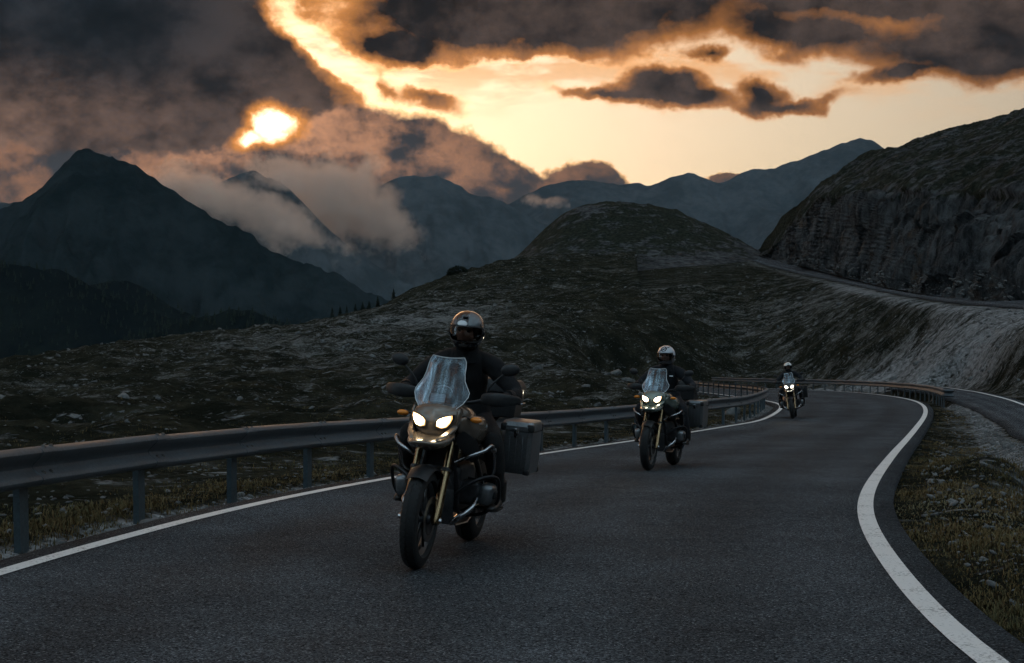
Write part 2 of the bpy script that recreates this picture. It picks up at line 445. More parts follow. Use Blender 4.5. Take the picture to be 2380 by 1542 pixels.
def mat_asphalt(name, base=0.051, spec=0.004):
    m, g, p = mat_nodes(name)
    P = g.pos(); acr = g.attr('across')
    agg = g.voronoi(P, 110.0, out='Color'); ag = g.sep(agg)[0]
    n = g.noise(P, 0.30, 5, 0.6); n2 = g.noise(P, 55.0, 4, 0.7); patch = g.noise(g.v('ADD', P, (3, 9, 0)), 1.6, 5, 0.6)
    # polished wheel tracks, dull crown and edges
    trk = g.m('COSINE', acr * (4 * math.pi * 2)) * -0.15
    k = g.step(n, 0.3, 0.7, 0.80, 1.22) * g.step(patch, 0.3, 0.7, 0.88, 1.12) * (1.0 + trk)
    a = g.step(ag, 0.0, 1.0, 0.35, 1.75) * g.step(n2, 0.25, 0.75, 0.55, 1.45)
    lum = k * a * base
    fl = g.step(ag, 0.95, 0.99) * 0.10
    # hairline cracks, only here and there
    Pc = g.v('ADD', P, g.v('SCALE', g.noise(P, 1.5, 3, 0.6, color=True), scale=0.5))
    cr = g.step(g.voronoi(Pc, 0.45, 'DISTANCE_TO_EDGE'), 0.012, 0.003) * g.step(g.noise(g.v('ADD', P, (40, 2, 0)), 0.16, 3, 0.6), 0.48, 0.58)
    lum = lum * (1.0 - cr * 0.28)
    c = g.xyz(lum * 0.95 + fl, lum * 1.0 + fl, lum * 1.08 + fl)
    hh = g.voronoi(P, 110.0) * -0.6 + n2 * 0.5
    set_p(g, p, c, g.step(patch + trk, 0.3, 0.7, 0.70, 0.86), spec=spec, normal=g.bump(hh, 0.6, 0.008))
    return m
def mat_paint():
    m, g, p = mat_nodes('road_paint')
    P = g.pos()
    wear = g.noise(P, 45.0, 5, 0.7); w2 = g.noise(P, 3.0, 4, 0.6)
    f = g.step(wear + (w2 - 0.5) * 0.5, 0.54, 0.66)
    c = g.mix(f * 0.75, g.mix(w2, (0.60, 0.585, 0.57), (0.74, 0.73, 0.715)), (0.10, 0.10, 0.10))
    set_p(g, p, c, 0.6, spec=0.3, normal=g.bump(g.noise(P, 130.0, 3, 0.6), 0.35, 0.006))
    return m
M_LAND = mat_land(); M_CLIFF = mat_cliff(); M_ASPH = mat_asphalt('asphalt'); M_PAINT = mat_paint()

# ================================================================ near terrain: one height field fitted to the lie of the land
CTRL = []
def col(px, pts):
    for py, D in pts: CTRL.append(at(px, py, D))
for Y in (-14, -6, 0, 4, 7, 10):
    for X_ in (-30, -16, -8, -4, 0, 3):
        CTRL.append(Vector((X_, Y, float(road_z(Y)) - max(0, -4.6 - X_) * 0.10)))
col(-900, [(1350, 12), (1120, 22), (1010, 45), (985, 70), (1040, 120), (1250, 240)])
col(-350, [(1330, 11), (1090, 20), (990, 40), (925, 75), (910, 95), (960, 150), (1150, 280)])
col(0, [(1180, 14), (1060, 22), (985, 36), (920, 58), (875, 86), (855, 106), (905, 170), (1100, 300)])
col(400, [(1150, 15.5), (1050, 23), (970, 37), (900, 60), (835, 95), (796, 126), (850, 190), (1050, 300)])
col(800, [(1080, 20.5), (980, 33), (905, 58), (815, 105), (755, 148), (735, 168), (790, 240), (950, 340)])
col(1050, [(1050, 23), (970, 36), (900, 62), (800, 108), (725, 155), (672, 198), (645, 226), (700, 300), (850, 380)])
col(1300, [(1030, 26), (955, 43), (905, 62), (868, 84), (785, 120), (700, 168), (640, 218), (600, 262), (625, 330)])
col(1420, [(935, 52), (900, 68), (880, 84), (790, 125), (700, 172), (640, 226), (596, 280), (612, 350)])
col(1550, [(912, 78), (893, 104), (868, 120), (785, 135), (700, 172), (640, 226), (594, 300), (600, 370)])
col(1720, [(893, 128), (866, 140), (790, 155), (700, 190), (640, 248), (606, 305), (592, 360), (592, 420)])
col(1850, [(893, 128), (866, 136), (770, 152), (700, 176), (645, 222)])
col(1942, [(896, 115), (868, 122), (770, 138), (705, 157), (662, 182)])
col(2092, [(890, 100), (862, 106), (770, 118), (694, 136)])
col(2218, [(902, 80), (872, 84), (785, 95), (712, 111)])
col(2380, [(928, 55), (895, 59), (800, 74), (723, 93)])
col(2600, [(965, 43), (905, 47), (800, 60), (735, 78)])
col(2900, [(1020, 36), (930, 39), (820, 50), (748, 62)])
for i, q in enumerate(UPPER):              # bench of the upper road
    CTRL.append(q); CTRL.append(q + Vector((7.5, 0.5, 0.15))); CTRL.append(q + Vector((40, 10, 0.4)))
for Y in (60, 75, 90, 105):
    for X_ in (10, 14, 18, 22, 26):
        if Y < 95 or X_ < 20: CTRL.append(Vector((X_, Y, float(road_z(Y)) + (0.1 if X_ > 20 else 0))))
# gore and side road on the right
for px, py, dz in [(2260, 1100, 0.05), (2330, 1300, 0.12), (2250, 985, -0.25), (2330, 1040, -0.55), (2380, 1120, -0.7), (2500, 1300, -0.7), (2300, 960, -0.1), (2380, 1000, -0.15), (2500, 1050, -0.1)]:
    q = ground(px, py, dz); CTRL.append(q)
CT = np.array([tuple(p) for p in CTRL])
YOFF = 20.0                                       # fit in (bearing, log distance) about a point behind the camera
def uv(X_, Y_):
    Yr = Y_ + YOFF
    return np.stack([X_ / Yr * 4.0, np.log(Yr) * 1.6], -1)
def tps_fit(C, lam=2e-4):
    P = uv(C[:, 0], C[:, 1]); v = (C[:, 2] + SLOPE * C[:, 1]) / (C[:, 1] + YOFF)
    n = len(P); r = np.linalg.norm(P[:, None] - P[None], axis=-1)
    K = np.where(r > 0, r * r * np.log(r + 1e-12), 0) + lam * np.eye(n)
    A = np.zeros((n + 3, n + 3)); A[:n, :n] = K; A[:n, n] = 1; A[:n, n + 1:] = P; A[n, :n] = 1; A[n + 1:, :n] = P.T
    w = np.linalg.solve(A, np.concatenate([v, np.zeros(3)]))
    return P, w
TP, TW = tps_fit(CT)
def land_base(X_, Y_):
    sh = X_.shape; X_ = X_.ravel(); Y_ = Y_.ravel(); o = np.zeros(len(X_))
    for s in range(0, len(X_), 60000):
        q = uv(X_[s:s + 60000], Y_[s:s + 60000])
        r2 = ((q[:, None] - TP[None]) ** 2).sum(-1)
        o[s:s + 60000] = (0.5 * r2 * np.log(r2 + 1e-12)) @ TW[:-3] + TW[-3] + q @ TW[-2:]
    return (o * (Y_ + YOFF) - SLOPE * Y_).reshape(sh)
def seg_dist(X_, Y_, c, chunk=40000):
    """signed-less distance from points to a polyline (dense samples)"""
    X_ = X_.ravel(); Y_ = Y_.ravel(); o = np.empty(len(X_)); idx = np.empty(len(X_), dtype=int)
    for s in range(0, len(X_), chunk):
        d2 = (X_[s:s + chunk, None] - c[None, :, 0]) ** 2 + (Y_[s:s + chunk, None] - c[None, :, 1]) ** 2
        k = d2.argmin(1); idx[s:s + chunk] = k; o[s:s + chunk] = np.sqrt(d2[np.arange(len(k)), k])
    return o, idx
N_R = 420
ROAD_A = resample(offset(LEFT, -0.30), N_R); ROAD_B = resample(offset(RIGHT, 0.27), N_R)
def inside_band(X_, Y_, A, B, m0, m1):
    """0 inside the band A..B, else distance outside it"""
    dA, ia = seg_dist(X_, Y_, A); dB, ib = seg_dist(X_, Y_, B)
    def side(c, i):
        t = np.gradient(c, axis=0)[i]; return (X_.ravel() - c[i, 0]) * t[:, 1] - (Y_.ravel() - c[i, 1]) * t[:, 0]
    ins = (side(A, ia) > 0) & (side(B, ib) < 0) & (ia < len(A) - 2) & (ib < len(B) - 2)
    return np.where(ins, 0.0, np.minimum(dA, dB)), dA, dB, side(A, ia), side(B, ib)
NEARL = [tuple(ground2(px, py).xy) for px, py in [(2186, 921), (2260, 948), (2330, 984), (2380, 1018)]]
SIDE_NEAR = spline([(5.6, -16), (7.0, 0), (8.0, 12)] + NEARL[::-1] + [(21.4, 70), (22.8, 82)], 0.5)
SIDE_A = resample(SIDE_NEAR, 300); SIDE_B = resample(offset(SIDE_FAR, 0.25), 300)
UP_L = np.array([(q.x, q.y, q.z) for q in UPPER])
def up_line(c, step=1.0):
    s = np.concatenate([[0], np.cumsum(np.linalg.norm(np.diff(c[:, :2], axis=0), axis=1))]); S = np.arange(0, s[-1], step)
    o = np.stack([np.interp(S, s, c[:, i]) for i in range(3)], 1)
    for _ in range(60): o[1:-1] = 0.25 * o[:-2] + 0.5 * o[1:-1] + 0.25 * o[2:]
    return o
UPC = up_line(UP_L)
UPPER_A = UPC[:, :2]; UPPER_B = offset(UPC[:, :2], -6.2)      # travel runs towards the camera: the cliff side is on its left
def land_z(X_, Y_, detail=True):
    sh = X_.shape
    z = land_base(X_, Y_).ravel()
    x, y = X_.ravel(), Y_.ravel()
    d, dA, dB, sA, sB = inside_band(x, y, ROAD_A, ROAD_B, 0, 0)
    ds, dsA, dsB, ssA, ssB = inside_band(x, y, SIDE_A, SIDE_B, 0, 0)
    du, iu = seg_dist(x, y, 0.5 * (UPPER_A + UPPER_B)); uz = UPC[iu, 2]
    zr = road_z(y)
    if detail:
        far = sstep(d, 1.2, 9.0) * sstep(ds, 0.8, 5.0) * sstep(du, 3.4, 11.0)
        near = sstep(d, 0.15, 1.2) * sstep(ds, 0.15, 1.0) * sstep(du, 3.1, 4.5)
        z = z + far * (fbm(x / 26, y / 26, octv=4, seed=3) * 0.8 + fbm(x / 7, y / 7, octv=4, seed=11, ridged=True) * 0.62)
        z = z + near * (fbm(x / 1.6, y / 1.6, octv=4, seed=23) * 0.20 + fbm(x / 0.35, y / 0.35, octv=2, seed=31) * 0.035)
        gul = fbm(x / 3.2 + y / 14, y / 14, octv=3, seed=41, ridged=True)
        z = z + far * gul * 0.22
    # mound of the verge between the two roads: up from the kerb, down into the ditch
    gore = (sB > 0) & (ssA < 0) & (y < 56)
    w = np.where(gore, dB + dsA, 1.0); t = np.where(gore, dB / np.maximum(w, 1e-3), 0)
    gw = np.where(gore, np.clip(w / 3.0, 0, 1), 0)
    z = z + gw * (0.22 * np.exp(-((t - 0.30) / 0.22) ** 2) - 0.42 * np.exp(-((t - 0.80) / 0.16) ** 2))
    ks = sstep(ds, 0.0, 2.4); z = (zr + side_dz(y) - 0.10) * (1 - ks) + z * ks
    kb = sstep(d, 0.0, np.where(ds < 6, 1.6, 5.5))
    verge = zr - 0.10 + 0.08 * sstep(d, 0.25, 0.7)
    z = verge * (1 - kb) + z * kb
    z = np.where((ds < 0.05) & (d > 0.7), zr + side_dz(y) - 0.08, z)
    both = (sB > 0) & (ssA < 0) & (y >= 44) & (y < 92)
    wb = np.clip((dB - 0.7) / np.maximum(dB + dsA - 0.7, 0.1), 0, 1); z = np.where(both, (zr - 0.09) * (1 - wb) + (zr + side_dz(y) - 0.06) * wb, z)
    ku = sstep(du, 3.3, 7.0); tu = np.gradient(0.5 * (UPPER_A + UPPER_B), axis=0)[iu]; tu /= np.linalg.norm(tu, axis=1)[:, None] + 1e-9
    cu = 0.5 * (UPPER_A + UPPER_B)[iu]; lat = (x - cu[:, 0]) * tu[:, 1] - (y - cu[:, 1]) * tu[:, 0]     # <0 on the cliff side
    bank = np.clip(0.275 - lat / 6.2 * 0.55, -0.1, 0.75)
    z = np.where((lat > 0) & (du < 30), np.minimum(z, uz - 0.10 - 0.05 * np.maximum(du - 3.2, 0)), z)
    z = np.where((lat < 0) & (du < 45), np.minimum(z, uz + 0.42), z)
    z = (uz - 0.16 + bank) * (1 - ku) + z * ku
    return z.reshape(sh), d.reshape(sh), ds.reshape(sh), du.reshape(sh), gore.reshape(sh), t.reshape(sh), dB.reshape(sh), sA.reshape(sh)

def rock_amount(X_, Y_, d, du, gore, t, sA):
    rock = 0.16 + 0.0 * X_
    def patch(x0, y0, rx, ry, k):
        return k * np.exp(-((X_ - x0) / rx) ** 2 - ((Y_ - y0) / ry) ** 2)
    rock = rock + patch(31, 90, 9, 17, 0.62) + patch(27, 106, 7, 14, 0.42) + patch(-4, 100, 22, 45, 0.22) + patch(-12, 150, 16, 40, 0.32)
    rock = rock + patch(36, 160, 18, 40, 0.30) + patch(-40, 70, 20, 30, 0.0) - patch(12, 150, 12, 35, 0.22)
    rock = rock + np.where(gore, 0.95 * np.exp(-((t - 0.80) / 0.17) ** 2) + 0.30 * np.exp(-((t - 0.45) / 0.2) ** 2), 0)
    rock = rock + 0.75 * np.exp(-((d - 0.30) / 0.25) ** 2) * (sA < 0)
    return np.clip(rock + 0.35 * np.exp(-((du - 4.2) / 1.2) ** 2), 0, 1.2)
def build_land():
    nu, nv = 860, 760
    a = np.linspace(R(-34), R(36), nu); r = np.exp(np.linspace(math.log(6.0), math.log(430.0), nv))
    A, Rr = np.meshgrid(a, r, indexing='ij')
    X_, Y_ = np.sin(A) * Rr, np.cos(A) * Rr - 12.0
    z, d, ds, du, gore, t, dB, sA = land_z(X_, Y_)
    V = np.stack([X_, Y_, z], -1)
    o = obj_np('terrain', V.reshape(-1, 3), grid_faces(nu, nv)[:, ::-1], M_LAND)
    # where the ground is bare: scree fans, gravel ditch, the shoulder beside the asphalt
    add_attr(o.data, 'rock', rock_amount(X_, Y_, d, du, gore, t, sA))
    return tag(o, kind='structure')
LAND = build_land()

# ---------------------------------------------------------------- roads and painted lines
def side_z(c): return road_z(c[:, 1]) + side_dz(c[:, 1])
road = strip('road', ROAD_A, ROAD_B, road_z(ROAD_A[:, 1]), road_z(ROAD_B[:, 1]), M_ASPH, n=14, thick=0.14)
tag(road, kind='structure')
def line(name, c, w, dz, parent=None):
    a, b = offset(c, -w / 2), offset(c, w / 2)
    return strip(name, a, b, road_z(a[:, 1]) + dz, road_z(b[:, 1]) + dz, M_PAINT, parent=parent)
line('edge_line', LEFT, 0.145, 0.006, road); line('edge_line', RIGHT, 0.150, 0.006, road)
M_ASPH2 = mat_asphalt('worn_asphalt', 0.060, 0.0)
side = strip('side_road', SIDE_A, SIDE_B, side_z(SIDE_A), side_z(SIDE_B), M_ASPH2, n=6, thick=0.10)
tag(side, kind='structure')
sl = offset(SIDE_FAR, -0.12); a_, b_ = offset(sl, -0.07), offset(sl, 0.07)
strip('edge_line', a_, b_, side_z(a_) + 0.006, side_z(b_) + 0.006, M_PAINT, parent=side)
ub = UPC[:, 2] + 0.55
upper = strip('upper_road', UPPER_A, UPPER_B, UPC[:, 2], ub, M_ASPH2, n=5, thick=0.12)
upper.data.flip_normals()
tag(upper, kind='structure')

# ================================================================ knoll, rock hill with road cut, and the far mountains
def build_knoll():
    # heights from its skyline; a smooth dome with a steeper left flank
    sky = [(1120, 640), (1180, 612), (1215, 588), (1260, 541), (1310, 502), (1345, 488), (1380, 482), (1440, 480), (1500, 486), (1560, 497), (1620, 519), (1680, 552), (1735, 586), (1800, 622), (1860, 650)]
    D0 = 372.0
    sx = np.array([at(p[0], p[1], D0).x for p in sky]); sz = np.array([at(p[0], p[1], D0).z for p in sky])
    nu, nv = 340, 200
    xs = np.linspace(sx[0], sx[-1], nu); ys = np.linspace(290, 470, nv)
    X_, Y_ = np.meshgrid(xs, ys, indexing='ij')
    h = np.interp(X_, sx, sz)
    for _ in range(3): h[1:-1] = 0.25 * h[:-2] + 0.5 * h[1:-1] + 0.25 * h[2:]
    base = at(1400, 605, 300).z - 3.0
    f = np.where(Y_ < D0, np.exp(-np.abs((Y_ - D0) / 52.0) ** 2.6), np.exp(-((Y_ - D0) / 60.0) ** 2))
    z = base + (h - base) * f
    k = sstep(h - base, 0.0, 8.0) * f
    z = z + k * (fbm(X_ / 30, Y_ / 30, octv=4, seed=5) * 1.1 + fbm(X_ / 8, Y_ / 8, octv=4, seed=9, ridged=True) * 0.75 + fbm(X_ / 2.0, Y_ / 2.0, octv=3, seed=19) * 0.25)
    o = obj_np('knoll', np.stack([X_, Y_, z], -1).reshape(-1, 3), grid_faces(nu, nv)[:, ::-1], M_CLIFF)
    rk = 0.34 + 0.35 * sstep(fbm(X_ / 22, Y_ / 22, octv=4, seed=77), 0.0, 0.5) + 0.25 * np.exp(-((z - base - 3) / 3.0) ** 2)
    add_attr(o.data, 'rock', rk)
    return tag(o, kind='structure')
build_knoll()

def build_rock_hill():
    # columns along the foot of the cut: px, foot (py, D), cliff top (py, D), skyline (py, D)
    K = np.array([
        (1735, 603, 345, 600, 347, 596, 352), (1790, 606, 305, 588, 309, 580, 322), (1815, 608, 287, 552, 295, 545, 315), (1850, 611, 262, 512, 274, 500, 305),
        (1900, 619, 225, 470, 243, 446, 290), (1960, 632, 192, 448, 214, 402, 280), (2050, 652, 157, 440, 182, 345, 268), (2150, 667, 133, 440, 158, 312, 255),
        (2270, 680, 114, 446, 139, 282, 238), (2380, 690, 101, 450, 125, 249, 222), (2520, 700, 89, 452, 112, 215, 205), (2720, 712, 76, 450, 98, 175, 185), (3000, 725, 64, 440, 85, 120, 165)], dtype=float)
    nu, nv = 520, 300
    pxs = np.linspace(K[0, 0], K[-1, 0], nu)
    g = {i: np.interp(pxs, K[:, 0], K[:, i]) for i in range(1, 7)}
    for i in g:
        for _ in range(10): g[i][1:-1] = 0.25 * g[i][:-2] + 0.5 * g[i][1:-1] + 0.25 * g[i][2:]
    def pt(py, D):
        return np.array([tuple(at(a, b, c)) for a, b, c in zip(pxs, py, D)])
    Ft, Tp, Sk = pt(g[1], g[2]), pt(g[3], g[4]), pt(g[5], g[6])
    # scree apron at the foot, then the face, rounded brow, grassy slope, and the back side
    t = np.linspace(0, 1, nv); V = np.zeros((nu, nv, 3)); rk = np.zeros((nu, nv))
    for j, tt in enumerate(t):
        if tt < 0.55:
            s = tt / 0.55
            hz = s ** 1.25; hy = 0.42 * s ** 0.5 + 0.58 * s ** 3
            V[:, j, :2] = Ft[:, :2] * (1 - hy) + Tp[:, :2] * hy; V[:, j, 2] = Ft[:, 2] * (1 - hz) + Tp[:, 2] * hz
            rk[:, j] = 0.95 - 0.35 * max(0, (s - 0.8) / 0.2)
        elif tt < 0.9:
            s = (tt - 0.55) / 0.35; e = s ** 0.85
            V[:, j, :2] = Tp[:, :2] * (1 - s) + Sk[:, :2] * s; V[:, j, 2] = Tp[:, 2] * (1 - e) + Sk[:, 2] * e
            rk[:, j] = 0.46
        else:
            s = (tt - 0.9) / 0.1
            V[:, j] = Sk; V[:, j, 1] += 90 * s; V[:, j, 2] -= 26 * s * s
            rk[:, j] = 0.2
    for _ in range(4): V[:, 1:-1] = 0.25 * V[:, :-2] + 0.5 * V[:, 1:-1] + 0.25 * V[:, 2:]
    # talus apron: spills from the face down to the edge of the road
    na = 26; top_ = V[:, na].copy(); foot = Ft + np.array([-0.3, -0.8, -0.7])
    for j in range(na):
        q = j / na; V[:, j] = foot * (1 - q) + top_ * q; V[:, j, 2] = foot[:, 2] * (1 - q ** 1.35) + top_[:, 2] * q ** 1.35
    du = np.gradient(V, axis=0); dv = np.gradient(V, axis=1)
    N = np.cross(du, dv); N /= np.linalg.norm(N, axis=-1)[..., None] + 1e-9
    if N[nu // 2, nv // 4, 1] > 0: N = -N
    X_, Y_, Z_ = V[..., 0], V[..., 1], V[..., 2]
    cl = sstep(rk, 0.4, 0.8); edge = sstep(t, 0.0, 0.02)[None, :]
    butt = fbm(X_ / 9 + Y_ / 13, Z_ / 22, octv=4, seed=61, ridged=True)         # buttresses and dark clefts
    blk = fbm(X_ / 2.6, Y_ / 2.6, Z_ / 7.0, octv=4, seed=71)
    sml = fbm(X_ / 0.9, Y_ / 0.9, Z_ / 1.8, octv=3, seed=81)
    # fractured blocks: each joint-bounded block stands proud or back by its own amount
    wx = X_ + Y_ * 0.6 + 1.1 * fbm(X_ / 4, Y_ / 4, Z_ / 5, octv=3, seed=83); wz = Z_ + 1.3 * fbm(X_ / 3, Y_ / 3, Z_ / 3, octv=3, seed=87)
    bl1 = _hash(np.floor(wx / 3.1).astype(np.int64), np.floor(wz / 6.5).astype(np.int64), np.zeros(wx.shape, dtype=np.int64), 5)
    disp = edge * cl * bl1 * 0.55 + edge * (cl * (butt * 2.4 + blk * 1.5 + sml * 0.5) + (1 - cl) * (fbm(X_ / 14, Y_ / 14, octv=4, seed=91) * 1.3 + fbm(X_ / 4, Y_ / 4, octv=4, seed=95, ridged=True) * 0.55 + sml * 0.18))
    V = V + N * disp[..., None]
    global CLIFF_FOOT
    CLIFF_FOOT = V[40:430, 4:na].reshape(-1, 3)
    o = obj_np('rock_hill', V.reshape(-1, 3), grid_faces(nu, nv), M_CLIFF)
    add_attr(o.data, 'rock', rk + 0.10 * sstep(t, 0.0, 0.02)[None, :] * (t < 0.1)[None, :])
    return tag(o, kind='structure')
build_rock_hill()

def build_mountain(name, sky, D0, front, back, floor, mat, seed, amp=1.0, nu=320, nv=180, gull=1.0):
    """ridge whose crest follows the skyline points (px, py) at distance D0"""
    sx = np.array([at(p[0], p[1], D0).x for p in sky]); sz = np.array([at(p[0], p[1], D0).z for p in sky])
    xs = np.linspace(sx[0], sx[-1], nu); v = np.linspace(-1, 1, nv); v = np.sign(v) * np.abs(v) ** 1.5
    ys = D0 + np.where(v < 0, v * front, v * back)
    X_, Y_ = np.meshgrid(xs, ys, indexing='ij')
    h = np.interp(X_, sx, sz)
    for _ in range(2): h[1:-1] = 0.25 * h[:-2] + 0.5 * h[1:-1] + 0.25 * h[2:]
    f = np.clip(1 - np.abs(np.where(Y_ < D0, (Y_ - D0) / front, (Y_ - D0) / back)), 0, 1)
    Hm = sz.max() - floor
    z = floor + (h - floor) * f ** 1.12
    L = D0 / 12.0
    k = np.clip((1 - f) * 5.0, 0.10, 1.0) * np.clip(f * 4, 0, 1)
    z = z + amp * Hm * (gull * 0.075 * k * fbm(X_ / (L * 0.55) + 0.25 * Y_ / L, Y_ / (L * 1.6), octv=5, seed=seed, ridged=True) + 0.10 * k * fbm(X_ / (L * 1.3), Y_ / (L * 1.3), octv=3, seed=seed + 9) + 0.009 * fbm(X_ / (L * 0.11), Y_ / (L * 0.11), octv=5, seed=seed + 3))
    o = obj_np(name, np.stack([X_, Y_, z], -1).reshape(-1, 3), grid_faces(nu, nv)[:, ::-1], mat)
    return tag(o, kind='structure')
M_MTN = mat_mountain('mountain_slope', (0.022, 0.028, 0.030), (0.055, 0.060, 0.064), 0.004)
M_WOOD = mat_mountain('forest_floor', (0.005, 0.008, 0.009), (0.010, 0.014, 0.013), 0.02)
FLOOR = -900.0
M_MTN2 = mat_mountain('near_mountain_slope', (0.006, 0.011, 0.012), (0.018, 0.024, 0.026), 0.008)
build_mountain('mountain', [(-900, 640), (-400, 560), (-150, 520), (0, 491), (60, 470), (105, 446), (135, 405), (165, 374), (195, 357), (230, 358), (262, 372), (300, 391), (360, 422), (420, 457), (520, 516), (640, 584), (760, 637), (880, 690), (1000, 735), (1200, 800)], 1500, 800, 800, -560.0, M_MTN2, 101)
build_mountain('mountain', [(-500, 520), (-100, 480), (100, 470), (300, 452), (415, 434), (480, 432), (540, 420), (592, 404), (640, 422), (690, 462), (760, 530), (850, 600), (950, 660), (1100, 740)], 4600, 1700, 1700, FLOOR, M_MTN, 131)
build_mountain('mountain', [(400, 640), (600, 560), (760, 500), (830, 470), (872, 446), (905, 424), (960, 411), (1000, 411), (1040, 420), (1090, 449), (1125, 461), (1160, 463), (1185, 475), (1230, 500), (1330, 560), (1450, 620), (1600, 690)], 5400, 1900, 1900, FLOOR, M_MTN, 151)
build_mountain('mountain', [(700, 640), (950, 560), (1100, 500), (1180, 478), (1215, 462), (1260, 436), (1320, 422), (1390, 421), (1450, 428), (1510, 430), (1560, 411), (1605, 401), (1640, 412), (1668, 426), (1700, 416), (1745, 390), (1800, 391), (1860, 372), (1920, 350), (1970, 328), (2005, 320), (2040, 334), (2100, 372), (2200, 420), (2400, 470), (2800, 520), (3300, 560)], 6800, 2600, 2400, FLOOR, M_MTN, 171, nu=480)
# lower wooded spurs on the left
build_mountain('wooded_hill', [(-700, 560), (-300, 600), (0, 618), (70, 621), (130, 632), (190, 655), (260, 690), (340, 722), (430, 752), (560, 800), (760, 880)], 820, 420, 420, -330, M_WOOD, 201, amp=0.55)
build_mountain('wooded_hill', [(0, 760), (150, 700), (215, 664), (260, 651), (300, 651), (345, 675), (400, 712), (450, 738), (560, 790), (700, 860)], 1080, 380, 380, -330, M_WOOD, 211, amp=0.55)
build_mountain('wooded_hill', [(200, 840), (380, 762), (440, 744), (490, 732), (540, 724), (580, 728), (620, 742), (670, 756), (760, 790), (900, 850)], 700, 300, 300, -300, M_WOOD, 221, amp=0.5)
def build_floor():
    nu = 60; xs = np.linspace(-9000, 9000, nu); ys = np.linspace(-2000, 9600, nu)
    X_, Y_ = np.meshgrid(xs, ys, indexing='ij')
    z = FLOOR + 40 + 60 * fbm(X_ / 2500, Y_ / 2500, octv=4, seed=301)
    return tag(obj_np('valley_floor', np.stack([X_, Y_, z], -1).reshape(-1, 3), grid_faces(nu, nu)[:, ::-1], M_WOOD), kind='structure')
build_floor()

# ---------------------------------------------------------------- haze in the valley air
def build_haze():
    x0, x1, y0, y1, z0, z1 = -9500, 9500, -2500, 9800, -1000, 720
    V = [(x, y, z) for z in (z0, z1) for y in (y0, y1) for x in (x0, x1)]
    Fc = [(0, 2, 3, 1), (4, 5, 7, 6), (0, 1, 5, 4), (2, 6, 7, 3), (0, 4, 6, 2), (1, 3, 7, 5)]
    m = bpy.data.materials.new('haze_air'); m.use_nodes = True
    g = G(m.node_tree)
    v = g.n('ShaderNodeVolumePrincipled'); o = g.n('ShaderNodeOutputMaterial')
    v.inputs['Color'].default_value = HAZE_COL; v.inputs['Density'].default_value = HAZE_DENS; v.inputs['Anisotropy'].default_value = 0.1
    g.t.links.new(v.outputs[0], o.inputs['Volume'])
    ob = obj_np('haze', np.array(V, dtype=float), np.array(Fc), m, smooth=False)
    return tag(ob, kind='stuff')
HAZE_COL = (0.38, 0.48, 0.58, 1); HAZE_DENS = 2.3e-5
build_haze()

# ---------------------------------------------------------------- low cloud pouring over the middle ridge
def build_low_cloud():
    E = [  # px, py, D, half sizes in px across / px up / metres deep, tilt in the picture plane
        (570, 486, 4050, 230, 58, 200, -24, 1.05), (470, 452, 4150, 180, 42, 190, -10, 0.95), (640, 425, 4450, 90, 30, 120, -20, 0.7), (690, 540, 4000, 120, 34, 150, -20, 0.9),
        (800, 500, 4750, 150, 80, 260, -30, 1.1), (880, 530, 4700, 105, 48, 220, -34, 1.1), (745, 440, 4800, 120, 75, 240, -20, 1.1), (660, 400, 4850, 90, 50, 180, -10, 0.9), (835, 440, 4850, 55, 60, 180, -40, 0.8),
        (1262, 470, 5200, 40, 14, 120, 0, 0.6)]
    m = bpy.data.materials.new('cloud_vapour'); m.use_nodes = True; g = G(m.node_tree)
    P = g.pos()
    n1 = g.noise(P, 0.0100, 6, 0.66); n2 = g.noise(g.v('ADD', P, (900, 100, 50)), 0.0016, 2, 0.5, color=True)
    Pw = g.v('ADD', P, g.v('SCALE', g.v('SUBTRACT', n2, (0.5, 0.5, 0.5)), scale=230.0))
    f = None
    for px, py, D, a, b, c, rot, w in E:
        dv = g.v('SUBTRACT', Pw, tuple(at(px, py, D))); c_, s_ = math.cos(R(rot)), math.sin(R(rot)); sa, sb = F / a / D, F / b / D
        q = g.xyz(g.v('DOT_PRODUCT', dv, (c_ * sa, 0, s_ * sa)), g.v('DOT_PRODUCT', dv, (0, 1.0 / c, 0)), g.v('DOT_PRODUCT', dv, (-s_ * sb, 0, c_ * sb)))
        q = w - g.v('LENGTH', q) * w
        f = q if f is None else g.m('MAXIMUM', f, q)
    dens = g.step(f + (n1 - 0.5) * 3.6, 0.05, 0.60) * g.step(f, -0.45, 0.0)
    v = g.n('ShaderNodeVolumePrincipled'); o = g.n('ShaderNodeOutputMaterial')
    v.inputs['Color'].default_value = (1.0, 0.85, 0.75, 1); v.inputs['Anisotropy'].default_value = 0.55
    g.put(v.inputs['Density'], dens * 0.013)
    g.t.links.new(v.outputs[0], o.inputs['Volume'])
    try: m.cycles.volume_step_rate = 0.4
    except Exception: pass
    a, b = at(330, 640, 3750), at(1330, 340, 5450)
    xs = (at(330, 500, 4700).x, at(1320, 500, 5300).x); zs = (at(700, 640, 4700).z, at(700, 335, 4850).z)
    V = [(x, y, z) for z in zs for y in (3720, 5380) for x in xs]
    ob = obj_np('low_cloud', np.array(V, dtype=float), np.array([(0, 2, 3, 1), (4, 5, 7, 6), (0, 1, 5, 4), (2, 6, 7, 3), (0, 4, 6, 2), (1, 3, 7, 5)]), m, smooth=False)
    return tag(ob, kind='stuff')
build_low_cloud()

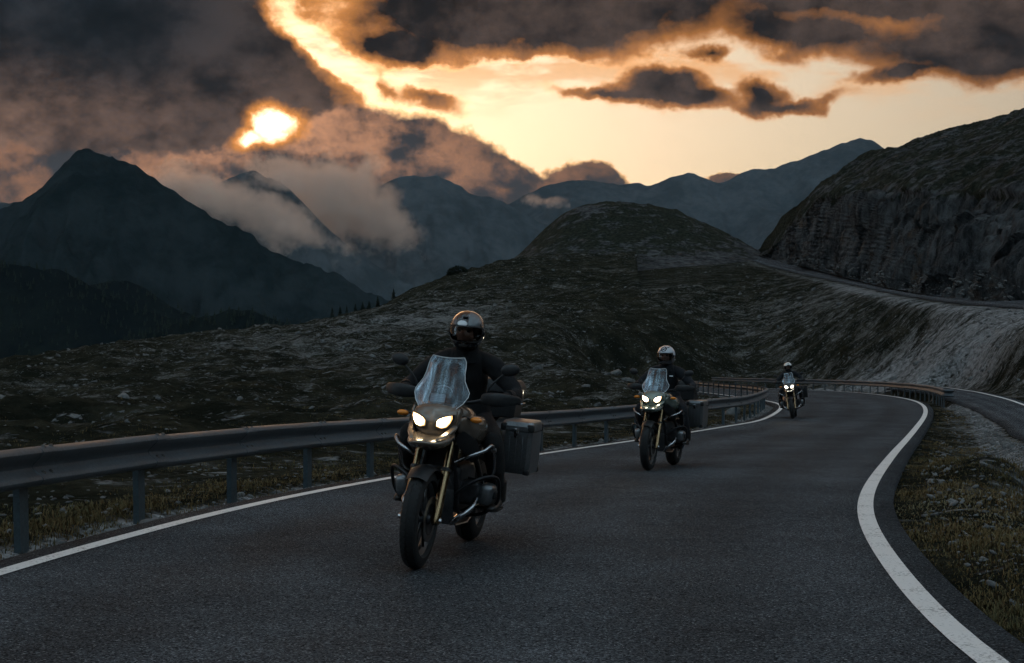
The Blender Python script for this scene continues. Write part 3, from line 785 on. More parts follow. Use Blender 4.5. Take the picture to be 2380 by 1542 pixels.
# ---------------------------------------------------------------- unseen slope behind and right of camera, added to block low sky light
def build_behind():
    nu, nv = 200, 90
    a = np.linspace(R(36.0), R(326.0), nu); r = np.exp(np.linspace(math.log(6.0), math.log(600.0), nv))
    A, Rr = np.meshgrid(a, r, indexing='ij')
    X_, Y_ = np.sin(A) * Rr, np.cos(A) * Rr - 12.0
    up = sstep(A, R(36), R(75)) * (1 - sstep(A, R(215), R(300)))         # uphill on the right and behind, open valley on the left
    flat = sstep(Rr, 9.0, 34.0)
    z = -SLOPE * Y_ - 0.25 + flat * (up * (Rr - 9) * 0.46 - (1 - up) * (Rr - 9) * 0.10)
    z = z + flat * (fbm(X_ / 30, Y_ / 30, octv=5, seed=601) * 3.5 + fbm(X_ / 6, Y_ / 6, octv=4, seed=607, ridged=True) * 0.6)
    # meet the near terrain along both seams
    zl = land_z(X_[[0, -1]], Y_[[0, -1]])[0]
    w0 = np.exp(-((A - a[0]) / R(7)) ** 2); w1 = np.exp(-((A - a[-1]) / R(7)) ** 2)
    z = z * (1 - w0) * (1 - w1) + w0 * zl[0][None] + w1 * zl[1][None]
    d = inside_band(X_, Y_, ROAD_A, ROAD_B, 0, 0)[0].reshape(X_.shape)
    k = sstep(d, 0.0, 5.0); z = (road_z(Y_) - 0.12) * (1 - k) + z * k
    o = obj_np('mountainside', np.stack([X_, Y_, z], -1).reshape(-1, 3), grid_faces(nu, nv)[:, ::-1], M_LAND)
    add_attr(o.data, 'rock', np.full(X_.size, 0.3))
    return tag(o, kind='structure')
build_behind()

# ================================================================ small mesh kit
def from_py(name, V, Fc, mat, parent=None, smooth=True, angle=40):
    me = bpy.data.meshes.new(name); me.from_pydata([tuple(v) for v in V], [], [tuple(f) for f in Fc]); me.update()
    if smooth:
        me.polygons.foreach_set('use_smooth', np.ones(len(me.polygons), dtype=bool))
        me.set_sharp_from_angle(angle=R(angle))
    if mat: me.materials.append(mat)
    return link(bpy.data.objects.new(name, me), parent)
def merge(*parts):
    V, Fc = [], []
    for v, f in parts:
        k = len(V); V += [Vector(a) for a in v]; Fc += [tuple(i + k for i in q) for q in f]
    return V, Fc
def g_tube(pts, r, n=10, caps=True):
    pts = [Vector(p) for p in pts]; m = len(pts); rs = r if isinstance(r, (list, tuple)) else [r] * m
    V, Fc = [], []; up = None
    for i, p in enumerate(pts):
        t = (pts[min(i + 1, m - 1)] - pts[max(i - 1, 0)]).normalized()
        if up is None:
            up = Vector((0, 0, 1)) if abs(t.z) < 0.9 else Vector((1, 0, 0))
        s = t.cross(up).normalized(); up = s.cross(t).normalized()
        for k in range(n):
            a = 2 * math.pi * k / n
            V.append(p + (s * math.cos(a) + up * math.sin(a)) * rs[i])
    for i in range(m - 1):
        for k in range(n):
            k2 = (k + 1) % n
            Fc.append((i * n + k, i * n + k2, (i + 1) * n + k2, (i + 1) * n + k))
    if caps: Fc.append(tuple(range(n - 1, -1, -1))); Fc.append(tuple((m - 1) * n + k for k in range(n)))
    return V, Fc
def smooth_path(pts, sub=6):
    P = [Vector(p) for p in pts]; Q = [2 * P[0] - P[1]] + P + [2 * P[-1] - P[-2]]; o = []
    for i in range(1, len(Q) - 2):
        for k in range(sub):
            t = k / sub
            o.append(0.5 * (2 * Q[i] + (Q[i + 1] - Q[i - 1]) * t + (2 * Q[i - 1] - 5 * Q[i] + 4 * Q[i + 1] - Q[i + 2]) * t * t + (3 * Q[i] - Q[i - 1] - 3 * Q[i + 1] + Q[i + 2]) * t ** 3))
    return o + [P[-1]]
def g_loft(loops, cap=True, closed=True):
    V, Fc = [], []; n = len(loops[0])
    for L in loops: V += [Vector(p) for p in L]
    for i in range(len(loops) - 1):
        for k in range(n if closed else n - 1):
            k2 = (k + 1) % n
            Fc.append((i * n + k, i * n + k2, (i + 1) * n + k2, (i + 1) * n + k))
    if cap: Fc.append(tuple(range(n - 1, -1, -1))); Fc.append(tuple((len(loops) - 1) * n + k for k in range(n)))
    return V, Fc
def g_revolve(prof, n=40, axis='X', c=(0, 0, 0), closed=False):
    """prof = [(radius, along)], revolved about an axis through c"""
    V, Fc = [], []; m = len(prof); c = Vector(c)
    for k in range(n):
        a = 2 * math.pi * k / n; co, si = math.cos(a), math.sin(a)
        for r, h in prof:
            V.append(c + (Vector((h, r * co, r * si)) if axis == 'X' else Vector((r * co, h, r * si)) if axis == 'Y' else Vector((r * co, r * si, h))))
    for k in range(n):
        k2 = (k + 1) % n
        for j in range(m if closed else m - 1):
            j2 = (j + 1) % m
            Fc.append((k * m + j, k2 * m + j, k2 * m + j2, k * m + j2))
    return V, Fc
def g_box(c, s, bev=0.0, seg=2, rot=None, taper=None):
    bm = bmesh.new(); bmesh.ops.create_cube(bm, size=1.0)
    for v in bm.verts:
        v.co = Vector((v.co.x * s[0], v.co.y * s[1], v.co.z * s[2]))
        if taper and v.co.z > 0: v.co.x *= taper; v.co.y *= taper
    if bev: bmesh.ops.bevel(bm, geom=list(bm.edges), offset=bev, segments=seg, profile=0.5, affect='EDGES')
    if rot is not None: bmesh.ops.rotate(bm, verts=bm.verts, cent=(0, 0, 0), matrix=rot)
    bm.verts.index_update()
    V = [v.co + Vector(c) for v in bm.verts]; Fc = [tuple(v.index for v in f.verts) for f in bm.faces]
    bm.free(); return V, Fc
def g_ellipsoid(c, s, nu=24, nv=16, rot=None):
    V, Fc = [], []; c = Vector(c)
    for j in range(nv + 1):
        th = math.pi * j / nv
        for i in range(nu):
            a = 2 * math.pi * i / nu
            p = Vector((s[0] * math.sin(th) * math.cos(a), s[1] * math.sin(th) * math.sin(a), s[2] * math.cos(th)))
            V.append(c + (rot @ p if rot else p))
    for j in range(nv):
        for i in range(nu):
            i2 = (i + 1) % nu
            Fc.append((j * nu + i, (j + 1) * nu + i, (j + 1) * nu + i2, j * nu + i2))
    return V, Fc
def mirror_x(g_):
    V, Fc = g_
    return [Vector((-v.x, v.y, v.z)) for v in V], [tuple(reversed(f)) for f in Fc]
def thing(name, label, cat, group=None):
    o = bpy.data.objects.new(name, None); link(o); o.empty_display_size = 0.2
    return tag(o, label, cat, group)

def mat_simple(name, color, rough=0.5, metal=0.0, spec=0.5, noise=0.0, nscale=30.0, bump=0.0, coat=0.0):
    m, g, p = mat_nodes(name)
    c = color
    if noise or bump:
        n = g.noise(g.coord('Object'), nscale, 5, 0.62)
    if noise:
        k = g.step(n, 0.25, 0.75, 1.0 - noise, 1.0 + noise)
        c = g.v('SCALE', tuple(color), scale=k)
    set_p(g, p, c, rough, metal, spec, g.bump(n, 0.5, bump) if bump else None)
    if coat: p.inputs['Coat Weight'].default_value = coat; p.inputs['Coat Roughness'].default_value = 0.08
    return m
def mat_galv(name, c, rough):
    m, g, p = mat_nodes(name)
    P = g.pos()
    sp = g.sep(g.voronoi(P, 55.0, out='Color'))[0]; n = g.noise(P, 2.2, 5, 0.6); st = g.noise(g.v('MULTIPLY', P, (6, 6, 0.8)), 3.0, 5, 0.65)
    k = g.step(sp, 0, 1, 0.88, 1.10) * g.step(n, 0.3, 0.7, 0.8, 1.12)
    col_ = g.mix(g.step(st, 0.60, 0.78) * 0.25, g.v('SCALE', c, scale=k), (0.10, 0.085, 0.07))
    set_p(g, p, col_, g.step(n, 0.3, 0.7, rough - 0.06, rough + 0.1), 0.3, 0.3, g.bump(n, 0.15, 0.02))
    return m
M_GALV = mat_galv('galvanised_steel', (0.085, 0.100, 0.112), 0.58)
M_POST = mat_galv('post_steel', (0.060, 0.082, 0.094), 0.6)
M_BOLT = mat_simple('bolt_steel', (0.09, 0.085, 0.08), 0.55, 0.7, 0.4, 0.3, 200)

# ================================================================ guard rails
WP = [(0.000, 0.155), (0.030, 0.153), (0.062, 0.146), (0.086, 0.132), (0.095, 0.114), (0.088, 0.096), (0.060, 0.066), (0.028, 0.036), (0.010, 0.016), (0.006, -0.004),
      (0.014, -0.022), (0.040, -0.042), (0.074, -0.064), (0.092, -0.080), (0.098, -0.096), (0.092, -0.114), (0.066, -0.136), (0.030, -0.150), (0.000, -0.155)]
def beam_mesh(L):
    """W beam along +x from 0 to L (+lap), bulging to +y"""
    th = 0.004; loops = []
    outer = WP; inner = [(u - th, v * 0.985) for u, v in reversed(WP)]
    prof = outer + inner
    for x, du in ((-0.02, 0.0), (L * 0.5, 0.0), (L - 0.06, 0.0), (L - 0.055, 0.007), (L + 0.22, 0.007)):
        loops.append([(x, u + du, v) for u, v in prof])
    V, Fc = g_loft(loops)
    me = bpy.data.meshes.new('rail_beam'); me.from_pydata([tuple(v) for v in V], [], Fc); me.update()
    me.polygons.foreach_set('use_smooth', np.ones(len(me.polygons), dtype=bool)); me.set_sharp_from_angle(angle=R(35))
    me.materials.append(M_GALV); return me
def quick_mesh(name, g_, mat, angle=40):
    o = from_py(name, g_[0], g_[1], mat, angle=angle); me = o.data; bpy.data.objects.remove(o); return me
SP = 2.0
BEAM = beam_mesh(SP)
# sigma post: folded plate, open to the back
def post_mesh():
    w, d, t = 0.062, 0.055, 0.006
    pr = [(-w, 0), (w, 0), (w, -d), (w - 0.02, -d), (w - 0.02, -d + t), (w - t, -d + t), (w - t, -t), (-w + t, -t), (-w + t, -d + t), (-w + 0.02, -d + t), (-w + 0.02, -d), (-w, -d)]
    return quick_mesh('post', g_loft([[(a, b, z) for a, b in pr] for z in (-0.45, 0.705)]), M_POST, 30)
POST = post_mesh()
SPACER = quick_mesh('spacer', g_box((0, 0.012, 0.58), (0.10, 0.032, 0.20), 0.006), M_POST)
BOLT = quick_mesh('bolt', merge(g_revolve([(0.0, 0.012), (0.012, 0.011), (0.017, 0.004), (0.018, 0.0)], 10, 'Z'), g_revolve([(0.0, 0.017), (0.008, 0.016), (0.010, 0.011)], 6, 'Z')), M_BOLT)
def bolt_at(parent, loc, normal):
    b = bpy.data.objects.new('bolt', BOLT); link(b, parent); b.location = loc
    b.rotation_euler = Vector(normal).to_track_quat('Z', 'Y').to_euler(); b.scale = (1, 1.3, 1)
def guardrail(label, path, zf, flip=1, bolts_to=40.0, top=0.73, phase=0.0):
    """path: plan polyline of the beam face; flip=+1 when the road lies to the right of travel"""
    root = thing('guardrail', label, 'guardrail', 'steel guardrails along the road')
    # stations every SP metres (chord)
    st = [path[0]]; 
    for q in path[1:]:
        while np.linalg.norm(q - st[-1]) >= SP:
            st.append(st[-1] + (q - st[-1]) / np.linalg.norm(q - st[-1]) * SP)
    P3 = [Vector((a[0], a[1], float(zf(a[1])))) for a in st]
    root.location = P3[0]
    hz = top - 0.155
    for i in range(len(P3) - 1):
        a, b = P3[i], P3[i + 1]; t = (b - a).normalized()
        side_v = Vector((t.y, -t.x, 0)).normalized() * flip
        upv = side_v.cross(t) if flip < 0 else t.cross(side_v)
        upv = Vector((0, 0, 1)) - t * t.z; upv.normalize()
        jit = random.uniform(-0.008, 0.008)
        Mx = Matrix((t, side_v, upv)).transposed().to_4x4()
        bo = bpy.data.objects.new('rail_beam', BEAM); link(bo, root)
        bo.matrix_parent_inverse = Matrix.Identity(4)
        bo.matrix_local = Matrix.Translation(a - P3[0] + Vector((0, 0, hz + jit))) @ Mx
        near = a.y < bolts_to
        if near:
            for dx in (SP + 0.03, SP + 0.15):
                bolt_at(bo, (dx, 0.052, 0.152), (0, 0.25, 0.97)); 
            bolt_at(bo, (SP + 0.03, 0.056, -0.049), (0, 0.5, 0.86)); bolt_at(bo, (SP + 0.15, 0.056, -0.049), (0, 0.5, 0.86))
        po = bpy.data.objects.new('post', POST); link(po, root)
        rz = math.atan2(side_v.y, side_v.x) - math.pi / 2
        po.matrix_local = Matrix.Translation(b - P3[0] - side_v * 0.035 - t * 0.12) @ Matrix.Rotation(rz + random.uniform(-0.05, 0.05), 4, 'Z') @ Matrix.Rotation(random.uniform(-0.02, 0.02), 4, 'X')
        if near:
            sp = bpy.data.objects.new('spacer', SPACER); link(sp, root)
            sp.matrix_local = Matrix.Translation(b - P3[0] - side_v * 0.033 - t * 0.12) @ Matrix.Rotation(rz, 4, 'Z')
    return root, P3
# the first station is set so that a post stands where the photograph shows the nearest one
LR = offset(LEFT, -0.60)
k0 = int(np.argmin(np.abs(LR[:, 1] - (-9.55))))
RAIL_L, RP = guardrail('long galvanised steel guardrail on the left edge of the road beside the leading riders', LR[k0:np.argmax(LR[:, 1] > 104)], lambda y: road_z(y), 1)
RR = offset(RIGHT, 0.75)
k1 = int(np.argmax(RR[:, 1] > 53.5))
RAIL_R, RP2 = guardrail('distant steel guardrail round the outside of the bend behind the last rider', RR[k1:np.argmax(RR[:, 1] > 122)], lambda y: road_z(y), -1, bolts_to=0)
# rounded end piece of the far rail
def rail_end():
    a = RP2[0]; t = (RP2[1] - RP2[0]).normalized()
    loops = []
    for k in range(9):
        ang = math.pi * 0.9 * k / 8; rr = 0.16
        c = Vector((-t.x, -t.y, 0)); s = Vector((t.y, -t.x, 0))
        # hairpin back away from the road
        base = c * (rr * math.sin(ang)) + s * (rr * (1 - math.cos(ang)))
        nrm = (-s * math.cos(ang) + c * math.sin(ang))
        loops.append([Vector((0, 0, 0.575)) + base + nrm * u + Vector((0, 0, v)) for u, v in WP + [(u - 0.004, v * 0.985) for u, v in reversed(WP)]])
    V, Fc = g_loft(loops)
    from_py('rail_end', V, Fc, M_GALV, RAIL_R)
rail_end()

# ================================================================ motorcycles
def mat_emit(name, color, strength):
    m = bpy.data.materials.new(name); m.use_nodes = True; g = G(m.node_tree)
    e = g.n('ShaderNodeEmission'); o = g.n('ShaderNodeOutputMaterial')
    e.inputs[0].default_value = (*color, 1); e.inputs[1].default_value = strength
    g.t.links.new(e.outputs[0], o.inputs[0]); return m
def mat_screen():
    """clear polycarbonate: mostly transparent, mirror-like at a slant, a little milky"""
    m = bpy.data.materials.new('windscreen_plastic'); m.use_nodes = True; g = G(m.node_tree)
    t = g.n('ShaderNodeBsdfTransparent'); t.inputs[0].default_value = (0.86, 0.90, 0.93, 1)
    gl = g.n('ShaderNodeBsdfGlossy'); gl.inputs['Roughness'].default_value = 0.12; gl.inputs['Color'].default_value = (0.9, 0.95, 1, 1)
    df = g.n('ShaderNodeBsdfDiffuse'); df.inputs[0].default_value = (0.42, 0.48, 0.53, 1)
    fr = g.n('ShaderNodeFresnel'); fr.inputs['IOR'].default_value = 1.5
    sc = g.noise(g.coord('Object'), 7.0, 3, 0.5)
    a = g.n('ShaderNodeMixShader'); b = g.n('ShaderNodeMixShader'); o = g.n('ShaderNodeOutputMaterial')
    g.put(a.inputs[0], g.step(sc, 0.3, 0.8, 0.02, 0.04)); g.t.links.new(t.outputs[0], a.inputs[1]); g.t.links.new(df.outputs[0], a.inputs[2])
    g.put(b.inputs[0], X(g, fr.outputs[0]) * 0.85); g.t.links.new(a.outputs[0], b.inputs[1]); g.t.links.new(gl.outputs[0], b.inputs[2])
    g.t.links.new(b.outputs[0], o.inputs[0]); return m
def mat_tyre():
    m, g, p = mat_nodes('tyre_rubber')
    n = g.noise(g.coord('Object'), 60, 4, 0.6)
    set_p(g, p, g.mix(n, (0.010, 0.010, 0.011), (0.022, 0.021, 0.020)), 0.75, 0, 0.3, g.bump(n, 0.4, 0.004)); return m
def mat_sticker():
    m, g, p = mat_nodes('printed_sticker')
    x, y, z = g.sep(g.coord('Generated'))
    rows = g.step(g.m('SINE', z * 46.0), 0.1, 0.5); cut = g.step(g.noise(g.v('MULTIPLY', g.coord('Generated'), (18, 1, 60)), 1.0, 2), 0.42, 0.55)
    band = g.step(g.m('ABSOLUTE', z - 0.30), 0.10, 0.12)
    set_p(g, p, g.mix(rows * cut * band, (0.34, 0.35, 0.37), (0.62, 0.63, 0.65)), 0.5); return m
M_TYRE = mat_tyre(); M_BLK = mat_simple('black_plastic', (0.016, 0.016, 0.017), 0.5, 0, 0.4, 0.25, 40, 0.001)
M_BLKG = mat_simple('gloss_black', (0.012, 0.012, 0.013), 0.16, 0, 0.5)
M_FRAME = mat_simple('frame_steel', (0.022, 0.022, 0.024), 0.45, 0.5)
M_ENG = mat_simple('engine_casting', (0.10, 0.10, 0.105), 0.42, 0.85, 0.5, 0.3, 18, 0.002)
M_ALU = mat_simple('brushed_aluminium', (0.24, 0.25, 0.26), 0.36, 0.9, 0.5, 0.15, 60)
M_CHROME = mat_simple('polished_tube', (0.40, 0.40, 0.41), 0.22, 1.0)
M_FORK = mat_simple('fork_tube', (0.28, 0.19, 0.105), 0.24, 1.0)  # gold tint puts warm headlight reflection into the grey tube colour
M_DISC = mat_simple('brake_steel', (0.36, 0.35, 0.34), 0.3, 1.0, 0.5, 0.15, 90)
M_AMBER = mat_simple('amber_lens', (0.75, 0.22, 0.02), 0.2, 0, 0.6)
M_RED = mat_simple('red_lens', (0.35, 0.01, 0.01), 0.2, 0, 0.6)
M_MIRROR = mat_simple('mirror_glass', (0.75, 0.77, 0.8), 0.02, 1.0)
M_SEAT = mat_simple('seat_vinyl', (0.02, 0.019, 0.018), 0.7, 0, 0.3, 0.2, 80, 0.002)
M_SCREEN = mat_screen(); M_STICK = mat_sticker()
M_REFL = mat_simple('lamp_reflector', (0.9, 0.9, 0.88), 0.08, 1.0)
FWD = -1   # the bikes are built heading to -y; +x is the rider's left

def sect(y, pts):      # half outline (x>=0) from bottom centre to top centre -> closed loop at station y
    L = [Vector((x, y, z)) for x, z in pts]; Rr = [Vector((-x, y, z)) for x, z in reversed(pts)]
    o = L + Rr
    return o
def subsurf(o, lv=1):
    m = o.modifiers.new('sub', 'SUBSURF'); m.levels = lv; m.render_levels = lv; return o
def part(name, g_, mat, parent, angle=40, sub=0):
    o = from_py(name, g_[0], g_[1], mat, parent, angle=180 if sub else angle)
    if sub: subsurf(o, sub)
    return o

def build_wheel(name, parent, y, rad, wid, rimw, spokes, discs, paint):
    c = (0, y, rad)
    h = wid / 2
    hub = part(name, g_revolve([(0.0, -0.075), (0.030, -0.075), (0.032, -0.05), (0.05, -0.045), (0.05, 0.045), (0.032, 0.05), (0.030, 0.075), (0.0, 0.075)], 20, 'X', c), M_ENG, parent)
    rr = rad - wid * 0.66                     # bead radius
    tp = []
    for k in range(15):
        a = math.pi * (k / 14.0); x = -h * math.cos(a); r_ = rr + (rad - rr) * (math.sin(a) ** 0.62)
        tp.append((r_, x))
    tp = [(rr - 0.012, -h * 0.72)] + tp + [(rr - 0.012, h * 0.72)]
    part('tyre', g_revolve(tp, 64, 'X', c, closed=True), M_TYRE, hub)
    # tread blocks either side of a centre rib
    V, Fc = [], []
    nb = 44
    for k in range(nb):
        for sgn in (-1, 1):
            a0 = 2 * math.pi * (k + (0.5 if sgn > 0 else 0)) / nb; da = 2 * math.pi / nb * 0.68
            q = []
            for aa, x in ((a0, 0.10), (a0 + da, 0.16), (a0 + da * 1.35, 0.78), (a0 + da * 0.4, 0.78)):
                xx = sgn * x * h; al = math.acos(max(-1, min(1, -xx / h))); r_ = rr + (rad - rr) * (math.sin(al) ** 0.62)
                q.append((aa, xx, r_))
            b = len(V)
            for aa, xx, r_ in q: V.append(Vector((xx, y + (r_ - 0.004) * math.cos(aa), rad + (r_ - 0.004) * math.sin(aa))))
            for aa, xx, r_ in q: V.append(Vector((xx * 1.005, y + (r_ + 0.0045) * math.cos(aa), rad + (r_ + 0.0045) * math.sin(aa))))
            Fc += [(b + 4, b + 5, b + 6, b + 7), (b, b + 1, b + 5, b + 4), (b + 1, b + 2, b + 6, b + 5), (b + 2, b + 3, b + 7, b + 6), (b + 3, b, b + 4, b + 7)]
    t = part('tread', (V, Fc), M_TYRE, hub, angle=10)
    rw = rimw / 2
    part('rim', g_revolve([(rr + 0.006, -rw), (rr + 0.008, -rw + 0.006), (rr - 0.012, -rw + 0.012), (rr - 0.030, -rw * 0.35), (rr - 0.030, rw * 0.35), (rr - 0.012, rw - 0.012), (rr + 0.008, rw - 0.006), (rr + 0.006, rw), (rr - 0.006, rw), (rr - 0.024, rw - 0.012), (rr - 0.042, rw * 0.3), (rr - 0.042, -rw * 0.3), (rr - 0.024, -rw + 0.012), (rr - 0.006, -rw)], 56, 'X', c, closed=True), paint, hub)
    for k in range(spokes):
        a = 2 * math.pi * k / spokes
        for s2 in (-1, 1):
            p0 = Vector((0.018 * s2, y + 0.045 * math.cos(a), rad + 0.045 * math.sin(a)))
            a2 = a + 0.14 * s2
            p1 = Vector((0.012 * s2, y + (rr - 0.03) * math.cos(a2), rad + (rr - 0.03) * math.sin(a2)))
            part('spoke', g_tube([p0, (p0 + p1) / 2, p1], [0.013, 0.009, 0.011], 6), paint, hub)
    for s2 in discs:
        x = 0.066 * s2
        part('brake_disc', g_revolve([(0.152, x - 0.0025), (0.152, x + 0.0025), (0.105, x + 0.0025), (0.105, x - 0.0025)], 40, 'X', c, closed=True), M_DISC, hub)
        part('disc_carrier', g_revolve([(0.108, x - 0.004), (0.108, x + 0.004), (0.04, x * 0.75 + 0.004), (0.04, x * 0.75 - 0.004)], 24, 'X', c, closed=True), M_FRAME, hub)
    return hub

def lamp_loop(s, cx, y, cz, k=1.0, dy=0.0):
    o = []
    pts = [(0.056, 0.044), (0.016, 0.034), (-0.026, 0.014), (-0.040, -0.002), (-0.040, -0.036), (-0.006, -0.046), (0.026, -0.036), (0.046, -0.010), (0.058, 0.022)]
    for a, b in pts:
        o.append(Vector((s * (cx + a * k), y + dy + abs(cx + a * k) ** 2 * 1.6, cz + b * k)))
    return o if s > 0 else list(reversed(o))

def build_bike(label, paint_col, lamp_col, lamp_str, style=0):
    root = thing('motorcycle', label, 'motorcycle', 'touring motorcycles riding towards the camera')
    n = 'paint_%d' % (len([k for k in MATS if k.startswith('paint_')]))
    M_PAINT_B = mat_simple(n, paint_col, 0.24, 0.35, 0.5, 0.06, 300, coat=0.6)
    M_RIM = mat_simple(n + '_rim', (0.10, 0.10, 0.10), 0.35, 0.9)
    M_LAMP = mat_emit(n + '_lamp', lamp_col, lamp_str); M_GLOW = mat_emit(n + '_glow', (1.0, lamp_col[1] * 0.75, lamp_col[2] * 0.5), 1.5)
    FY, RY = -0.775, 0.755
    build_wheel('front_wheel', root, FY, 0.335, 0.115, 0.075, 5, (-1, 1), M_RIM)
    build_wheel('rear_wheel', root, RY, 0.318, 0.160, 0.110, 5, (1,), M_RIM)
    # fork legs: bright upper tube, darker slider with the caliper
    top = Vector((0, -0.455, 1.00)); ax = Vector((0, FY, 0.335))
    for s in (-1, 1):
        x = 0.108 * s
        a = ax + Vector((x, 0, 0)); b = top + Vector((x, 0, 0)); mid = a.lerp(b, 0.48)
        leg = part('fork_leg', g_tube([mid - (b - a) * 0.04, b], 0.0245, 14), M_FORK, root)
        part('fork_slider', g_tube([a + (a - b) * 0.04, a, a.lerp(b, 0.10), mid], [0.026, 0.034, 0.031, 0.031], 14), M_FORK, leg)
        part('dust_seal', g_tube([mid - (b - a) * 0.012, mid + (b - a) * 0.02], 0.036, 14), M_BLK, leg)
        part('brake_caliper', g_box((0.072 * s, FY + 0.115, 0.42), (0.060, 0.085, 0.105), 0.014, rot=Matrix.Rotation(R(20), 3, 'X')), M_ALU, leg)
        part('axle_nut', g_revolve([(0.0, 0.152 * s), (0.018, 0.150 * s), (0.020, 0.130 * s)], 8, 'X', (0, FY, 0.335)), M_CHROME, leg)
    part('fork_bridge', merge(g_box((0, -0.50, 0.86), (0.27, 0.075, 0.04), 0.012), g_box((0, -0.445, 1.01), (0.27, 0.08, 0.03), 0.012)), M_FRAME, root)
    # front mudguard hugging the tyre
    loops = []
    for k in range(13):
        a = R(42 + 84 * k / 12); w = 0.070 + 0.012 * math.sin(math.pi * k / 12); rr = 0.362
        cy_, cz_ = FY - rr * math.cos(math.pi - a) * -1, 0.335 + rr * math.sin(a)
        cy_ = FY + rr * math.cos(a)
        up = Vector((0, math.cos(a), math.sin(a)))
        L = []
        for j in range(7):
            t = -1 + 2 * j / 6
            L.append(Vector((w * t, cy_, cz_)) - up * (0.032 * abs(t) ** 2.4))
        for j in range(7):
            t = 1 - 2 * j / 6
            L.append(Vector((w * 0.95 * t, cy_, cz_)) - up * (0.032 * abs(t) ** 2.4 + 0.004))
        loops.append(L)
    part('front_mudguard', g_loft(loops), M_BLK, root, angle=50)
    # beak: a wide scoop below the lamps
    bk = [sect(-0.965, [(0.0, 0.842), (0.030, 0.843), (0.050, 0.852), (0.040, 0.864), (0.0, 0.868)]),
          sect(-0.90, [(0.0, 0.812), (0.070, 0.816), (0.110, 0.838), (0.092, 0.866), (0.0, 0.878)]),
          sect(-0.80, [(0.0, 0.790), (0.095, 0.798), (0.155, 0.846), (0.128, 0.892), (0.0, 0.884)]),
          sect(-0.66, [(0.0, 0.800), (0.100, 0.812), (0.168, 0.872), (0.150, 0.935), (0.0, 0.890)]),
          sect(-0.52, [(0.0, 0.830), (0.095, 0.840), (0.150, 0.890), (0.140, 0.940), (0.0, 0.900)])]
    beak = part('beak', g_loft(bk), M_PAINT_B, root, sub=2)
    for s in (-1, 1):                       # winglets that frame the beak intakes
        part('beak_fin', g_loft([[Vector((s * a, b, c)) for a, b, c in q] for q in (
            [(0.075, -0.885, 0.868), (0.100, -0.880, 0.872), (0.100, -0.870, 0.882), (0.078, -0.872, 0.880)],
            [(0.110, -0.80, 0.905), (0.142, -0.79, 0.906), (0.142, -0.77, 0.922), (0.112, -0.775, 0.922)],
            [(0.140, -0.70, 0.955), (0.168, -0.68, 0.950), (0.168, -0.66, 0.968), (0.142, -0.665, 0.972)])]), M_PAINT_B, beak, angle=30)
    # nose: shield round the two lamps
    ns = [sect(-0.735, [(0.0, 0.900), (0.040, 0.905), (0.060, 0.935), (0.045, 0.975), (0.0, 0.990)]),
          sect(-0.700, [(0.0, 0.875), (0.085, 0.885), (0.130, 0.960), (0.120, 1.045), (0.0, 1.060)]),
          sect(-0.640, [(0.0, 0.868), (0.110, 0.880), (0.168, 0.980), (0.165, 1.085), (0.0, 1.105)]),
          sect(-0.540, [(0.0, 0.870), (0.115, 0.890), (0.180, 1.000), (0.172, 1.110), (0.0, 1.125)]),
          sect(-0.440, [(0.0, 0.890), (0.105, 0.910), (0.165, 1.010), (0.150, 1.100), (0.0, 1.115)])]
    part('nose_fairing', g_loft(ns), M_PAINT_B, root, sub=2)
    for s in (-1, 1):
        # painted cheek beside each lamp
        part('nose_cheek', g_loft([[Vector((s * a, b, c)) for a, b, c in q] for q in (
            [(0.140, -0.640, 1.085), (0.165, -0.620, 1.100), (0.172, -0.590, 1.100), (0.145, -0.600, 1.085)],
            [(0.158, -0.655, 1.000), (0.182, -0.630, 1.010), (0.192, -0.580, 1.010), (0.162, -0.600, 1.000)],
            [(0.120, -0.690, 0.905), (0.145, -0.665, 0.905), (0.156, -0.610, 0.905), (0.122, -0.620, 0.905)],
            [(0.088, -0.700, 0.880), (0.100, -0.690, 0.878), (0.108, -0.640, 0.878), (0.090, -0.640, 0.880)])]), M_PAINT_B, root, sub=1)
        y0, cz = -0.742, 0.992
        hs = part('headlight', g_loft([lamp_loop(s, 0.080, y0, cz, 1.16, 0.035), lamp_loop(s, 0.080, y0, cz, 1.20, -0.004), lamp_loop(s, 0.080, y0, cz, 1.06, -0.006), lamp_loop(s, 0.080, y0, cz, 0.98, 0.012)], cap=False), M_BLKG, root)
        lens = part('lens', g_loft([lamp_loop(s, 0.080, y0, cz, 1.05, 0.010), lamp_loop(s, 0.080, y0, cz, 0.98, -0.008), lamp_loop(s, 0.080, y0, cz, 0.62, -0.018), lamp_loop(s, 0.080, y0, cz, 0.15, -0.021)]), M_GLOW, hs, angle=30)
        part('bulb', g_loft([lamp_loop(s, 0.080, y0, cz, 0.84, -0.012), lamp_loop(s, 0.080, y0, cz, 0.70, -0.024), lamp_loop(s, 0.080, y0, cz, 0.15, -0.027)]), M_LAMP, lens, angle=30)
        part('reflector', g_loft([lamp_loop(s, 0.080, y0, cz, 1.16, -0.001), lamp_loop(s, 0.080, y0, cz, 1.05, 0.0)], cap=False), M_REFL, hs)
        # beam of the lit lamp
        ld = bpy.data.lights.new('headlight_beam', 'SPOT'); ld.energy = (3, 10, 16)[style]; ld.color = lamp_col; ld.spot_size = R(46); ld.spot_blend = 0.9; ld.shadow_soft_size = 0.05
        lo = bpy.data.objects.new('headlight_beam', ld); link(lo, hs); lo.location = (s * 0.08, y0 - 0.05, cz)
        lo.rotation_euler = Vector((0, -1, -0.16)).to_track_quat('-Z', 'Y').to_euler()
